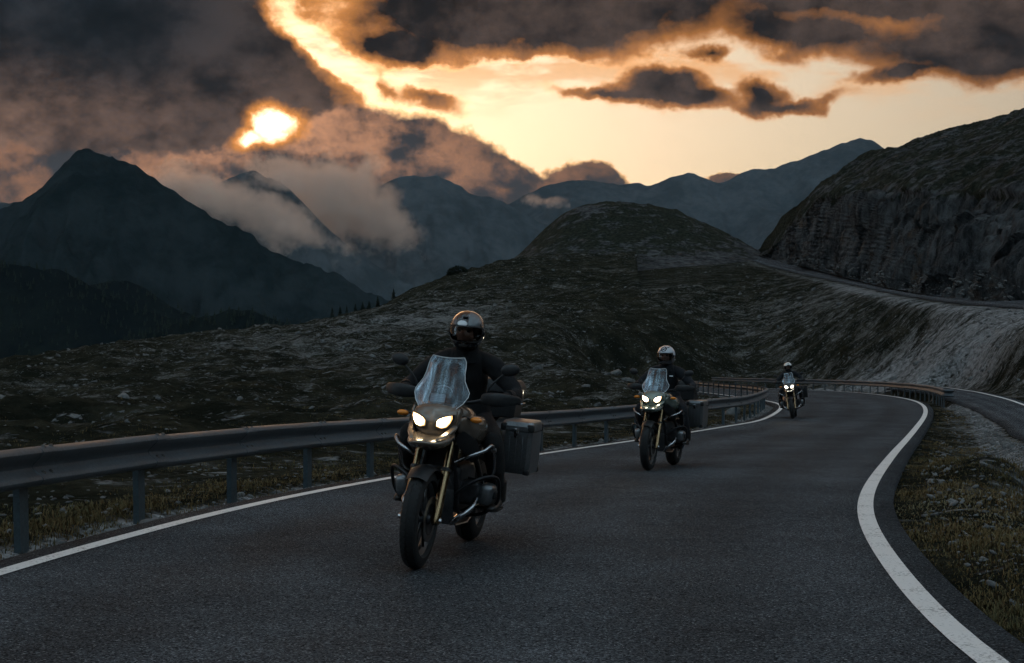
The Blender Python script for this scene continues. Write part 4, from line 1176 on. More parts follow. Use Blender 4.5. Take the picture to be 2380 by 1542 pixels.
        # side fairing / tank shroud
        sf = part('side_fairing', g_loft([[Vector((s * a, b, c)) for a, b, c in q] for q in (
            [(0.150, -0.600, 1.040), (0.172, -0.600, 1.020), (0.165, -0.600, 0.930), (0.120, -0.600, 0.900)],
            [(0.170, -0.470, 1.060), (0.235, -0.470, 1.020), (0.225, -0.455, 0.880), (0.140, -0.450, 0.820)],
            [(0.185, -0.300, 1.065), (0.290, -0.300, 1.010), (0.285, -0.270, 0.850), (0.160, -0.250, 0.760)],
            [(0.190, -0.130, 1.060), (0.285, -0.120, 0.990), (0.262, -0.080, 0.840), (0.160, -0.060, 0.740)],
            [(0.180, 0.020, 1.020), (0.225, 0.020, 0.950), (0.205, 0.030, 0.860), (0.150, 0.030, 0.800)])]), M_PAINT_B, root, sub=2)
        part('air_vent', g_loft([[Vector((s * a, b, c)) for a, b, c in q] for q in (
            [(0.150, -0.575, 0.900), (0.190, -0.545, 0.930), (0.185, -0.53, 0.85), (0.150, -0.55, 0.83)],
            [(0.200, -0.440, 0.840), (0.250, -0.400, 0.870), (0.240, -0.38, 0.79), (0.190, -0.41, 0.76)],
            [(0.190, -0.250, 0.760), (0.240, -0.230, 0.800), (0.235, -0.21, 0.72), (0.185, -0.23, 0.69)])]), M_BLK, sf, angle=30)
        # turn signal on a short stalk
        ts = part('turn_signal', g_tube([Vector((s * 0.165, -0.50, 1.025)), Vector((s * 0.235, -0.515, 1.015))], 0.010, 8), M_BLK, root)
        part('signal_lens', g_ellipsoid((s * 0.262, -0.525, 1.012), (0.042, 0.028, 0.020), 16, 10), M_AMBER, ts)
    # windscreen
    prof = [(1.045, 0.085, -0.655), (1.075, 0.130, -0.640), (1.115, 0.168, -0.615), (1.160, 0.190, -0.590), (1.190, 0.192, -0.570), (1.225, 0.172, -0.548), (1.265, 0.148, -0.522), (1.315, 0.137, -0.492), (1.365, 0.134, -0.464), (1.400, 0.128, -0.446), (1.418, 0.112, -0.437)]
    def ws(th):
        L = []
        for z, w, y in prof:
            row = []
            for j in range(13):
                t = -1 + 2 * j / 12
                yy = y + 0.42 * (w * t) ** 2 * 4.0 + th
                zz = z + (0.010 * abs(t) ** 2 if z > 1.40 else 0) - (0.02 * t * t if z < 1.06 else 0)
                row.append(Vector((w * t, yy, zz)))
            L.append(row)
        return L
    A, B = ws(0.0), ws(0.004)
    loops = [a + list(reversed(b)) for a, b in zip(A, B)]
    scr = part('windscreen', g_loft(loops), M_SCREEN, root, angle=60)
    edge = [r[0] for r in A] + A[-1][1:-1] + [r[-1] for r in reversed(A)]
    part('screen_edge', g_tube(edge, 0.0030, 6, caps=False), mat_simple(n + '_edge', (0.55, 0.58, 0.60), 0.25, 0.0, 0.6), scr)
    for s in (-1, 1):
        part('screen_bracket', g_box((s * 0.108, -0.520, 1.155), (0.022, 0.014, 0.150), 0.005, rot=Matrix.Rotation(R(-26), 3, 'X')), M_BLK, scr)
        part('screen_bolt', g_ellipsoid((s * 0.112, -0.612, 1.085), (0.007, 0.005, 0.007), 10, 8), M_CHROME, scr)
    part('sticker', g_box((-0.012, -0.575, 1.125), (0.105, 0.003, 0.090), 0.0, rot=Matrix.Rotation(R(-24), 3, 'X')), M_STICK, root)
    dash = part('instrument_panel', g_box((0.0, -0.445, 1.165), (0.20, 0.05, 0.11), 0.022, 3, rot=Matrix.Rotation(R(-28), 3, 'X')), M_BLK, root)
    part('dial_rim', g_tube([Vector((0.065 * math.cos(R(a)), -0.470 - 0.0, 1.168 + 0.055 * math.sin(R(a)))) for a in range(15, 166, 10)], 0.004, 6), M_ALU, dash)
    # handlebar, grips, guards, mirrors
    bar = smooth_path([(-0.445, -0.165, 1.150), (-0.30, -0.195, 1.160), (-0.16, -0.30, 1.120), (0, -0.33, 1.105), (0.16, -0.30, 1.120), (0.30, -0.195, 1.160), (0.445, -0.165, 1.150)])
    hb = part('handlebar', g_tube(bar, 0.012, 10), M_FRAME, root)
    for s in (-1, 1):
        part('grip', g_tube([Vector((s * 0.30, -0.193, 1.158)), Vector((s * 0.445, -0.164, 1.150))], 0.0175, 12), M_BLK, hb)
        part('lever', g_tube(smooth_path([(s * 0.25, -0.235, 1.150), (s * 0.32, -0.270, 1.148), (s * 0.43, -0.245, 1.140)]), 0.006, 8), M_ALU, hb)
        loops = []
        for k in range(9):
            t = k / 8; x = s * (0.225 + 0.275 * t); yy = -0.290 - 0.045 * math.sin(math.pi * min(1, t * 1.05)) + 0.10 * t ** 4
            hh = 0.018 + 0.034 * math.sin(math.pi * min(1.0, 0.18 + 0.75 * t)) ; zc = 1.150 + 0.012 * t
            loops.append([Vector((x, yy - 0.012, zc + hh)), Vector((x, yy - 0.024, zc + hh * 0.3)), Vector((x, yy - 0.020, zc - hh * 0.75)), Vector((x, yy - 0.006, zc - hh)), Vector((x, yy - 0.004, zc - hh * 0.6)), Vector((x, yy - 0.008, zc + hh * 0.3)), Vector((x, yy + 0.004, zc + hh))])
        part('handguard', g_loft(loops), M_BLK, root, sub=1)
        part('guard_mount', g_tube([Vector((s * 0.445, -0.165, 1.150)), Vector((s * 0.492, -0.215, 1.158))], 0.010, 8), M_FRAME, hb)
        mst = part('mirror', g_ellipsoid((s * 0.405, -0.225, 1.372), (0.068, 0.024, 0.045), 24, 14, Matrix.Rotation(R(-10 * s), 3, 'Y') @ Matrix.Rotation(R(10 * s), 3, 'Z')), M_BLK, root)
        part('mirror_stalk', g_tube(smooth_path([(s * 0.255, -0.235, 1.165), (s * 0.270, -0.240, 1.235), (s * 0.335, -0.235, 1.310), (s * 0.385, -0.228, 1.350)]), 0.0075, 8), M_BLK, mst)
        part('mirror_glass', g_ellipsoid((s * 0.405, -0.203, 1.372), (0.060, 0.008, 0.038), 20, 8, Matrix.Rotation(R(-10 * s), 3, 'Y') @ Matrix.Rotation(R(10 * s), 3, 'Z')), M_MIRROR, mst)
    # tank, seat, tail
    tk = [sect(-0.42, [(0.0, 0.90), (0.10, 0.90), (0.14, 0.98), (0.10, 1.06), (0.0, 1.08)]),
          sect(-0.28, [(0.0, 0.84), (0.16, 0.86), (0.21, 0.98), (0.15, 1.10), (0.0, 1.125)]),
          sect(-0.08, [(0.0, 0.82), (0.17, 0.85), (0.215, 0.97), (0.15, 1.08), (0.0, 1.105)]),
          sect(0.08, [(0.0, 0.82), (0.13, 0.83), (0.165, 0.91), (0.11, 0.99), (0.0, 1.01)]),
          sect(0.18, [(0.0, 0.82), (0.09, 0.83), (0.11, 0.87), (0.08, 0.91), (0.0, 0.92)])]
    tank = part('fuel_tank', g_loft(tk), M_PAINT_B, root, sub=2)
    part('filler_cap', g_revolve([(0.0, 1.122), (0.032, 1.121), (0.036, 1.112), (0.036, 1.09)], 20, 'Z', (0, -0.18, 0)), M_ALU, tank)
    st = [sect(0.06, [(0.0, 0.80), (0.085, 0.81), (0.10, 0.85), (0.07, 0.895), (0.0, 0.905)]),
          sect(0.22, [(0.0, 0.80), (0.13, 0.81), (0.155, 0.84), (0.12, 0.872), (0.0, 0.868)]),
          sect(0.46, [(0.0, 0.81), (0.15, 0.82), (0.17, 0.85), (0.14, 0.886), (0.0, 0.882)]),
          sect(0.54, [(0.0, 0.83), (0.13, 0.84), (0.15, 0.88), (0.12, 0.925), (0.0, 0.930)]),
          sect(0.86, [(0.0, 0.86), (0.10, 0.87), (0.12, 0.90), (0.09, 0.935), (0.0, 0.940)])]
    part('seat', g_loft(st), M_SEAT, root, sub=2)
    tl = part('tail_unit', g_loft([sect(0.40, [(0.0, 0.70), (0.10, 0.71), (0.13, 0.76), (0.11, 0.80), (0.0, 0.81)]), sect(0.80, [(0.0, 0.76), (0.10, 0.77), (0.13, 0.81), (0.10, 0.855), (0.0, 0.86)]), sect(1.02, [(0.0, 0.80), (0.06, 0.81), (0.08, 0.83), (0.06, 0.86), (0.0, 0.865)])]), M_BLK, root, sub=1)
    part('tail_light', g_box((0, 1.03, 0.835), (0.11, 0.03, 0.04), 0.01), M_RED, tl)
    part('rear_mudguard', g_loft([[Vector((s2 * 0.085, yy, zz)) for s2 in (-1, -0.6, 0.6, 1)] + [Vector((s2 * 0.083, yy + 0.004, zz - 0.006)) for s2 in (1, 0.6, -0.6, -1)] for yy, zz in ((0.62, 0.69), (0.80, 0.70), (1.0, 0.64), (1.13, 0.52))]), M_BLK, root)
    for s in (-1, 1):
        ts = part('turn_signal', g_tube([Vector((s * 0.05, 1.0, 0.80)), Vector((s * 0.13, 1.02, 0.80))], 0.009, 8), M_BLK, root)
        part('signal_lens', g_ellipsoid((s * 0.155, 1.025, 0.80), (0.034, 0.024, 0.018), 14, 8), M_AMBER, ts)
    # frame and engine
    part('frame', merge(*[g_tube(smooth_path([(s * 0.05, -0.46, 0.95), (s * 0.14, -0.25, 0.78), (s * 0.15, 0.05, 0.70), (s * 0.14, 0.32, 0.55)]), 0.021, 10) for s in (-1, 1)],
                        *[g_tube(smooth_path([(s * 0.15, 0.10, 0.70), (s * 0.12, 0.45, 0.78), (s * 0.09, 0.92, 0.83)]), 0.014, 8) for s in (-1, 1)],
                        *[g_tube(smooth_path([(s * 0.05, -0.45, 0.88), (s * 0.12, -0.38, 0.62), (s * 0.13, -0.28, 0.36), (s * 0.13, 0.10, 0.30), (s * 0.13, 0.32, 0.42)]), 0.016, 8) for s in (-1, 1)]), M_FRAME, root)
    eng = part('engine', merge(g_box((0, -0.05, 0.50), (0.26, 0.46, 0.34), 0.04, 3), g_box((0, 0.18, 0.50), (0.22, 0.28, 0.30), 0.04, 3), g_revolve([(0.0, -0.40), (0.10, -0.395), (0.125, -0.36), (0.13, -0.25)], 24, 'Y', (0, 0, 0.52))), M_ENG, root)
    part('radiator', g_box((0, -0.36, 0.74), (0.24, 0.05, 0.16), 0.012), M_BLK, root)
    part('skid_plate', g_loft([[Vector((a * 0.13, y, z)) for a in (-1, -0.4, 0.4, 1)] + [Vector((a * 0.125, y + 0.004, z + 0.008)) for a in (1, 0.4, -0.4, -1)] for y, z in ((-0.43, 0.50), (-0.40, 0.36), (-0.28, 0.245), (0.10, 0.225), (0.22, 0.26))]), M_ALU, root)
    for s in (-1, 1):
        cx, cyy, cz = 0.235, -0.14, 0.475
        # finned barrel and rounded head cover
        fins = []
        for k in range(6):
            x = s * (0.135 + 0.020 * k); fins.append(g_box((x, cyy, cz), (0.007, 0.185, 0.165), 0.02, 1))
        cyl = part('cylinder', merge(g_revolve([(0.072, s * 0.11), (0.072, s * 0.26)], 20, 'X', (0, cyy, cz)), *fins), M_ENG, root)
        part('cylinder_head', g_box((s * 0.305, cyy, cz), (0.11, 0.17, 0.155), 0.04, 3, rot=Matrix.Rotation(R(8 * s), 3, 'Y')), M_ALU, cyl)
        part('spark_cover', g_box((s * 0.362, cyy, cz), (0.018, 0.10, 0.055), 0.008, 2), M_BLK, cyl)
        part('exhaust_header', g_tube(smooth_path([(s * 0.25, -0.24, 0.44), (s * 0.24, -0.34, 0.38), (s * 0.15, -0.38, 0.30), (s * 0.08, -0.20, 0.25), (s * 0.05, 0.15, 0.26)]), 0.021, 10), M_CHROME, cyl)
        # crash bars: upper hoop round the fairing, lower hoop round the cylinder
        cb = part('crash_bar', g_tube(smooth_path([(s * 0.12, -0.42, 0.700), (s * 0.22, -0.46, 0.755), (s * 0.315, -0.40, 0.800), (s * 0.345, -0.34, 0.835), (s * 0.352, -0.27, 0.800), (s * 0.345, -0.18, 0.700), (s * 0.320, -0.12, 0.600), (s * 0.20, -0.06, 0.560), (s * 0.13, -0.02, 0.56)]), 0.0125, 10), M_CHROME, root)
        part('lower_bar', g_tube(smooth_path([(s * 0.12, -0.36, 0.470), (s * 0.22, -0.36, 0.560), (s * 0.330, -0.30, 0.612), (s * 0.385, -0.22, 0.600), (s * 0.395, -0.16, 0.520), (s * 0.375, -0.10, 0.420), (s * 0.28, -0.06, 0.330), (s * 0.14, -0.02, 0.290)]), 0.0125, 10), M_FRAME, cb)
        part('bar_clamp', g_box((s * 0.352, -0.27, 0.800), (0.036, 0.036, 0.03), 0.008), M_ALU, cb)
        pg = part('footpeg', merge(g_tube([Vector((s * 0.15, 0.13, 0.345)), Vector((s * 0.20, 0.11, 0.345))], 0.012, 8), g_box((s * 0.285, 0.10, 0.350), (0.17, 0.045, 0.018), 0.004)), M_FRAME, root)
    part('swingarm', merge(g_tube([Vector((0.10, 0.28, 0.44)), Vector((0.115, 0.52, 0.37)), Vector((0.11, RY, 0.318))], [0.05, 0.042, 0.05], 14), g_ellipsoid((0.10, RY, 0.318), (0.06, 0.085, 0.085), 18, 12)), M_ENG, root)
    part('rear_shock', merge(g_tube([Vector((0, 0.34, 0.72)), Vector((0.02, 0.44, 0.46))], 0.03, 12), *[g_revolve([(0.045, -0.006), (0.052, 0), (0.045, 0.006)], 14, 'Z', (0, 0.355 + 0.008 * k, 0.69 - 0.024 * k)) for k in range(8)]), M_FRAME, root)
    part('silencer', merge(g_tube(smooth_path([(-0.10, 0.20, 0.27), (-0.17, 0.40, 0.36), (-0.235, 0.55, 0.47)]), 0.024, 10), g_tube([Vector((-0.235, 0.52, 0.455)), Vector((-0.24, 0.56, 0.475)), Vector((-0.265, 0.95, 0.625)), Vector((-0.267, 1.0, 0.64))], [0.035, 0.062, 0.062, 0.045], 16)), M_ENG, root)
    # luggage: aluminium box on the left, top box behind the seat
    M_BOX = M_ALU if style < 2 else M_BLK
    for s in ((1,) if style < 2 else (1,)):
        bx, by, bz = s * 0.375, 0.60, 0.76
        ch = []
        def ring(z, k):
            hx, hy, c = 0.118 * k, 0.215 * k, 0.030
            pts = [(-hx, -hy + c), (-hx + c, -hy), (hx - c, -hy), (hx, -hy + c), (hx, hy - c), (hx - c, hy), (-hx + c, hy), (-hx, hy - c)]
            return [Vector((bx + a, by + b, z)) for a, b in pts]
        pan = part('pannier', g_loft([ring(0.590, 0.93), ring(0.60, 0.95), ring(0.68, 1.0), ring(0.905, 1.0)]), M_BOX, root, angle=25)
        part('lid', g_loft([ring(0.912, 1.03), ring(0.945, 1.03), ring(0.978, 0.95), ring(0.986, 0.86)]), M_BOX, pan, angle=25)
        for a in (-1, 1):
            for b in (-1, 1):
                part('corner_guard', g_box((bx + a * 0.100, by + b * 0.195, 0.935), (0.055, 0.055, 0.060), 0.014), M_BLK, pan)
                part('corner_guard', g_box((bx + a * 0.094, by + b * 0.186, 0.606), (0.050, 0.050, 0.045), 0.012), M_BLK, pan)
        part('latch', g_box((bx, by - 0.222, 0.895), (0.035, 0.012, 0.07), 0.004), M_CHROME, pan)
        part('rib', merge(*[g_box((bx + a, by - 0.2165, 0.76), (0.010, 0.006, 0.22), 0.002) for a in (-0.05, 0.0, 0.05)]), M_BOX, pan)
        part('pannier_rack', merge(g_tube(smooth_path([(s * 0.10, 0.42, 0.80), (s * 0.24, 0.42, 0.80), (s * 0.24, 0.78, 0.80), (s * 0.10, 0.80, 0.82)]), 0.009, 8), g_tube(smooth_path([(s * 0.24, 0.44, 0.80), (s * 0.24, 0.48, 0.58), (s * 0.24, 0.74, 0.58), (s * 0.24, 0.77, 0.80)]), 0.009, 8)), M_FRAME, root)
    part('luggage_rack', merge(*[g_tube(smooth_path([(s * 0.09, 0.70, 0.90), (s * 0.11, 0.90, 0.955), (s * 0.10, 1.12, 0.955)]), 0.010, 8) for s in (-1, 1)], g_tube([Vector((-0.11, 0.95, 0.955)), Vector((0.11, 0.95, 0.955))], 0.009, 8)), M_FRAME, root)
    def tring(z, k):
        hx, hy, c = 0.265 * k, 0.19 * k, 0.045
        pts = [(-hx, -hy + c), (-hx + c, -hy), (hx - c, -hy), (hx, -hy + c), (hx, hy - c), (hx - c, hy), (-hx + c, hy), (-hx, hy - c)]
        return [Vector((a, 0.985 + b, z)) for a, b in pts]
    if style < 2:
        tc = part('top_case', g_loft([tring(0.975, 0.90), tring(0.985, 0.94), tring(1.165, 1.0)]), M_BLK, root, angle=25)
        part('lid', g_loft([tring(1.172, 1.03), tring(1.225, 1.02), tring(1.262, 0.93), tring(1.268, 0.86)]), M_BLK, tc, angle=25)
        for s in (-1, 1):
            part('latch', g_box((s * 0.268, 0.985, 1.165), (0.016, 0.06, 0.075), 0.004), M_CHROME, tc)
            part('latch', g_box((s * 0.20, 0.985 - 0.193, 1.165), (0.045, 0.014, 0.07), 0.004), M_CHROME, tc)
            part('handle', g_tube(smooth_path([(s * 0.262, 0.93, 1.08), (s * 0.290, 0.93, 1.09), (s * 0.290, 1.04, 1.09), (s * 0.262, 1.04, 1.08)]), 0.006, 8), M_CHROME, tc)
    return root

# ================================================================ riders
def skin_mesh(name, verts, edges, radii, root_i, sub=2):
    me = bpy.data.meshes.new(name); me.from_pydata([tuple(v) for v in verts], edges, []); me.update()
    o = bpy.data.objects.new(name, me); COL.objects.link(o)
    m = o.modifiers.new('skin', 'SKIN'); m.use_smooth_shade = True
    for i, r in enumerate(radii):
        sv = me.skin_vertices[0].data[i]; sv.radius = r if isinstance(r, tuple) else (r, r); sv.use_root = (i == root_i)
    s = o.modifiers.new('sub', 'SUBSURF'); s.levels = sub; s.render_levels = sub
    bpy.context.view_layer.update()
    dg = bpy.context.evaluated_depsgraph_get()
    me2 = bpy.data.meshes.new_from_object(o.evaluated_get(dg), depsgraph=dg)
    me2.name = name
    bpy.data.objects.remove(o); bpy.data.meshes.remove(me)
    me2.materials.clear()
    return me2
def mat_cloth(name, c, sc=320.0, rough=0.85):
    m, g, p = mat_nodes(name)
    P = g.coord('Object'); n = g.noise(P, 7.0, 5, 0.6); w = g.noise(P, sc, 2, 0.5)
    set_p(g, p, g.v('SCALE', tuple(c), scale=g.step(n, 0.3, 0.7, 0.7, 1.3)), rough, 0, 0.25, g.bump(n * 0.8 + w * 0.1, 0.7, 0.03)); return m
M_JACKET = mat_cloth('jacket_fabric', (0.010, 0.010, 0.012)); M_TROUS = mat_cloth('trouser_fabric', (0.020, 0.020, 0.022))
M_GLOVE = mat_cloth('glove_leather', (0.011, 0.011, 0.012), 200, 0.6); M_BOOT = mat_simple('boot_leather', (0.016, 0.013, 0.011), 0.45, 0, 0.45, 0.3, 30, 0.004)
M_SKIN = mat_simple('skin', (0.42, 0.23, 0.16), 0.55, 0, 0.4, 0.12, 40, 0.002)
M_EYE = mat_simple('eye', (0.04, 0.03, 0.025), 0.1); M_LINER = mat_simple('helmet_liner', (0.012, 0.012, 0.012), 0.95, 0, 0.1)
def mat_visor():
    m = bpy.data.materials.new('visor_plastic'); m.use_nodes = True; g = G(m.node_tree)
    t = g.n('ShaderNodeBsdfTransparent'); t.inputs[0].default_value = (0.72, 0.72, 0.73, 1)
    gl = g.n('ShaderNodeBsdfGlossy'); gl.inputs['Roughness'].default_value = 0.06
    fr = g.n('ShaderNodeFresnel'); fr.inputs['IOR'].default_value = 1.35
    b = g.n('ShaderNodeMixShader'); o = g.n('ShaderNodeOutputMaterial')
    g.t.links.new(fr.outputs[0], b.inputs[0]); g.t.links.new(t.outputs[0], b.inputs[1]); g.t.links.new(gl.outputs[0], b.inputs[2]); g.t.links.new(b.outputs[0], o.inputs[0])
    return m
M_VISOR = mat_visor()
def mat_helmet(kind):
    """printed shell; coordinates are the helmet's own (x across, -y forward, z up)"""
    m, g, p = mat_nodes('helmet_shell_%d' % kind)
    x, y, z = g.sep(g.coord('Object')); ax_ = g.m('ABSOLUTE', x)
    if kind == 0:      # silver sides, black spine with slanting edge, dark lower half
        spine = g.step(g.m('ABSOLUTE', x + 0.016 + z * 0.10), 0.046, 0.048, 1.0, 0.0)
        wing = g.step(g.m('ABSOLUTE', ax_ - 0.105 - z * 0.12), 0.008, 0.010, 1.0, 0.0)
        c = g.mix(g.m('MAXIMUM', spine, wing), (0.10, 0.107, 0.115), (0.010, 0.010, 0.012))
        c = g.mix(g.step(z, 0.016, 0.020, 1.0, 0.0), c, (0.014, 0.014, 0.016))
        badge = g.step(g.v('LENGTH', g.xyz((x + 0.020) * 26.0, 0.0, (z - 0.055) * 44.0)), 0.92, 1.0, 1.0, 0.0) * g.step(y, -0.02, -0.03)
        c = g.mix(badge, c, (0.72, 0.72, 0.73))
    elif kind == 1:    # white shell with black swirl on the crown and dark lower half
        rr = g.v('LENGTH', g.xyz(x * 1.0, 0.0, (z - 0.094) * 1.25)); fr_ = g.step(y, 0.0, -0.01)
        ring = g.step(g.m('ABSOLUTE', rr - 0.036), 0.007, 0.009, 1.0, 0.0) * fr_
        bar_ = g.step(g.m('ABSOLUTE', z - 0.092 - x * 0.5), 0.006, 0.008, 1.0, 0.0) * g.step(ax_, 0.062, 0.064, 1.0, 0.0) * fr_
        c = g.mix(g.m('MAXIMUM', ring, bar_), (0.40, 0.41, 0.44), (0.02, 0.02, 0.025))
        txt = g.step(g.m('ABSOLUTE', z - 0.040), 0.005, 0.006, 1.0, 0.0) * g.step(g.m('SINE', x * 420.0), 0.0, 0.3) * g.step(ax_, 0.030, 0.032, 1.0, 0.0) * fr_
        c = g.mix(txt, c, (0.06, 0.06, 0.07))
        c = g.mix(g.step(z, -0.004, 0.002, 1.0, 0.0), c, (0.10, 0.10, 0.11))
    else:              # black shell, pale band over the crown
        band = g.step(g.m('ABSOLUTE', g.v('LENGTH', g.xyz(x, 0.0, z)) - 0.105), 0.030, 0.034, 1.0, 0.0) * g.step(z, 0.03, 0.04)
        c = g.mix(band, (0.02, 0.02, 0.02), (0.62, 0.61, 0.58))
    set_p(g, p, c, 0.18, 0, 0.5); p.inputs['Coat Weight'].default_value = 0.7; p.inputs['Coat Roughness'].default_value = 0.05
    return m
def helmet_pt(a, e, k=1.0):
    """a azimuth from straight ahead, e elevation -> shell point"""
    ca, sa, ce, se = math.cos(a), math.sin(a), math.cos(e), math.sin(e)
    rx, ry, rz = 0.128, 0.152, 0.142
    z = rz * se * (1.0 if se > 0 else 1.08)
    w = ce ** 0.92 if ce > 0 else 0
    y = -ry * w * ca; x = rx * w * sa
    if e < 0 and ca > 0: y -= 0.022 * ca ** 2 * min(1, -se * 2.2)      # jutting chin bar
    if ca < 0: y *= 1.04
    return Vector((x, y, z)) * k
def build_helmet(parent, kind, head, yaw=0.0):
    hm = link(bpy.data.objects.new('helmet', None), None)
    bpy.data.objects.remove(hm)
    M = mat_helmet(kind)
    nu, nv = 64, 40; e0, e1 = R(-58), R(90)
    V, Fc = [], []
    def open_(a, e):      # eye port
        w = R(66) * (1 - 0.10 * ((e - R(-4)) / R(22)) ** 2)
        return abs(a) < w and R(-29) < e < R(15)
    for j in range(nv + 1):
        e = e0 + (e1 - e0) * j / nv
        for i in range(nu): V.append(helmet_pt(-math.pi + 2 * math.pi * i / nu, e))
    for j in range(nv):
        for i in range(nu):
            i2 = (i + 1) % nu; a = -math.pi + 2 * math.pi * (i + 0.5) / nu; e = e0 + (e1 - e0) * (j + 0.5) / nv
            if open_(a, e): continue
            Fc.append((j * nu + i, j * nu + i2, (j + 1) * nu + i2, (j + 1) * nu + i))
    sh = from_py('helmet', V, Fc, M, parent, angle=60)
    so = sh.modifiers.new('solid', 'SOLIDIFY'); so.thickness = 0.014; so.offset = -1
    # rubber trim of the port, visor plate, chin vent, crown vents
    edge = []
    for k in range(48):
        t = 2 * math.pi * k / 48
        sx = math.copysign(abs(math.cos(t)) ** 0.45, math.cos(t)); sz = math.copysign(abs(math.sin(t)) ** 0.45, math.sin(t))
        edge.append(helmet_pt(R(66) * sx, R(-7) + R(22) * sz, 1.004))
    part('port_trim', g_tube(edge + [edge[0]], 0.006, 6, caps=False), M_BLK, sh)
    V, Fc = [], []
    for j in range(13):
        for i in range(25):
            V.append(helmet_pt(R(-72 + 144 * i / 24), R(-31 + 48 * j / 12), 1.022))
    for j in range(12):
        for i in range(24): Fc.append((j * 25 + i, j * 25 + i + 1, (j + 1) * 25 + i + 1, (j + 1) * 25 + i))
    vs = from_py('visor', V, Fc, M_VISOR, sh, angle=80)
    sv = vs.modifiers.new('solid', 'SOLIDIFY'); sv.thickness = 0.002
    for s in (-1, 1):
        part('visor_pivot', g_ellipsoid(helmet_pt(s * R(78), R(-4), 1.02), (0.010, 0.022, 0.022), 14, 10), M_BLK, sh)
    part('chin_vent', g_box(helmet_pt(0, R(-42), 1.0), (0.060, 0.014, 0.016), 0.005), M_BLK, sh)
    part('crown_vent', g_box(helmet_pt(0, R(42), 1.01), (0.040, 0.035, 0.010), 0.004, rot=Matrix.Rotation(R(-44), 3, 'X')), M_BLK if kind != 1 else M, sh)
    li = part('liner', g_ellipsoid((0, 0.020, 0.0), (0.108, 0.118, 0.120), 24, 16), M_LINER, sh)
    sh.location = head; sh.rotation_euler = (R(5), 0, R(yaw))
    return sh
def build_face(parent, head):
    """visible part of the face inside the port"""
    nu, nv = 40, 36; V, Fc = [], []
    for j in range(nv + 1):
        th = math.pi * j / nv
        for i in range(nu):
            a = 2 * math.pi * i / nu
            x, y, z = 0.072 * math.sin(th) * math.sin(a), -0.092 * math.sin(th) * math.cos(a), 0.112 * math.cos(th)
            if y < -0.03:
                y -= 0.030 * math.exp(-(x / 0.014) ** 2) * math.exp(-((z + 0.022) / 0.024) ** 2)      # nose
                y -= 0.008 * math.exp(-(x / 0.05) ** 2) * math.exp(-((z - 0.026) / 0.010) ** 2)       # brow
                for s in (-1, 1): y += 0.012 * math.exp(-((x - s * 0.031) / 0.016) ** 2 - ((z - 0.004) / 0.012) ** 2)
                for s in (-1, 1): y -= 0.006 * math.exp(-((x - s * 0.040) / 0.018) ** 2 - ((z + 0.026) / 0.018) ** 2)
                y -= 0.007 * math.exp(-(x / 0.022) ** 2) * (math.exp(-((z + 0.052) / 0.006) ** 2) + math.exp(-((z + 0.064) / 0.007) ** 2))
            V.append(Vector((x, y, z)))
    for j in range(nv):
        for i in range(nu):
            i2 = (i + 1) % nu; Fc.append((j * nu + i, (j + 1) * nu + i, (j + 1) * nu + i2, j * nu + i2))
    f = part('face', (V, Fc), M_SKIN, parent, angle=90); f.location = head + Vector((0, -0.028, -0.012))
    for s in (-1, 1): part('eye', g_ellipsoid((s * 0.031, -0.074, 0.004), (0.012, 0.012, 0.010), 14, 10), M_EYE, f)
    return f
def build_glove(parent, s):
    """hand closed round the grip: palm, four fingers over the bar, thumb under"""
    V, E, Rr = [], [], []
    def chain(pts, rs, base=None):
        idx = []
        for p_, r_ in zip(pts, rs):
            V.append(Vector(p_)); Rr.append(r_); idx.append(len(V) - 1)
        if base is not None: E.append((base, idx[0]))
        for a, b in zip(idx, idx[1:]): E.append((a, b))
        return idx
    gx = lambda t: s * (0.325 + 0.085 * t)
    gy = lambda t: -0.188 + 0.016 * t
    wr = chain([(s * 0.385, -0.085, 1.175), (s * 0.372, -0.130, 1.182)], [0.034, (0.040, 0.028)])
    fingers = []
    me_parts = [skin_mesh('palm', [V[0], V[1], Vector((s * 0.368, -0.165, 1.182)), Vector((s * 0.366, -0.185, 1.178))], [(0, 1), (1, 2), (2, 3)], [0.034, (0.038, 0.030), (0.044, 0.022), (0.042, 0.016)], 1, 1)]
    for k, (t, L) in enumerate(((0.05, 1.0), (0.36, 1.08), (0.67, 1.02), (0.97, 0.86))):
        x, y = gx(t), gy(t)
        pts = [Vector((x, y + 0.015, 1.182)), Vector((x, y - 0.020 * L, 1.186)), Vector((x, y - 0.034 * L, 1.160)), Vector((x, y - 0.020 * L, 1.134)), Vector((x, y + 0.006, 1.130))]
        me_parts.append(skin_mesh('finger', pts, [(0, 1), (1, 2), (2, 3), (3, 4)], [0.0115, 0.0112, 0.0105, 0.0098, 0.0085], 0, 1))
    x = gx(-0.25)
    me_parts.append(skin_mesh('thumb', [Vector((s * 0.352, -0.150, 1.172)), Vector((x + s * 0.012, -0.165, 1.150)), Vector((x, -0.190, 1.134)), Vector((x + s * 0.004, -0.212, 1.136))], [(0, 1), (1, 2), (2, 3)], [0.014, 0.0135, 0.012, 0.010], 0, 1))
    bm = bmesh.new()
    for m_ in me_parts: bm.from_mesh(m_); bpy.data.meshes.remove(m_)
    me = bpy.data.meshes.new('glove'); bm.to_mesh(me); bm.free()
    me.polygons.foreach_set('use_smooth', np.ones(len(me.polygons), dtype=bool)); me.materials.append(M_GLOVE)
    gl = link(bpy.data.objects.new('glove', me), parent)
    part('cuff', g_tube([Vector((s * 0.390, -0.060, 1.176)), Vector((s * 0.384, -0.095, 1.178)), Vector((s * 0.380, -0.112, 1.180))], [0.050, 0.047, 0.042], 16), M_GLOVE, gl)
    return gl
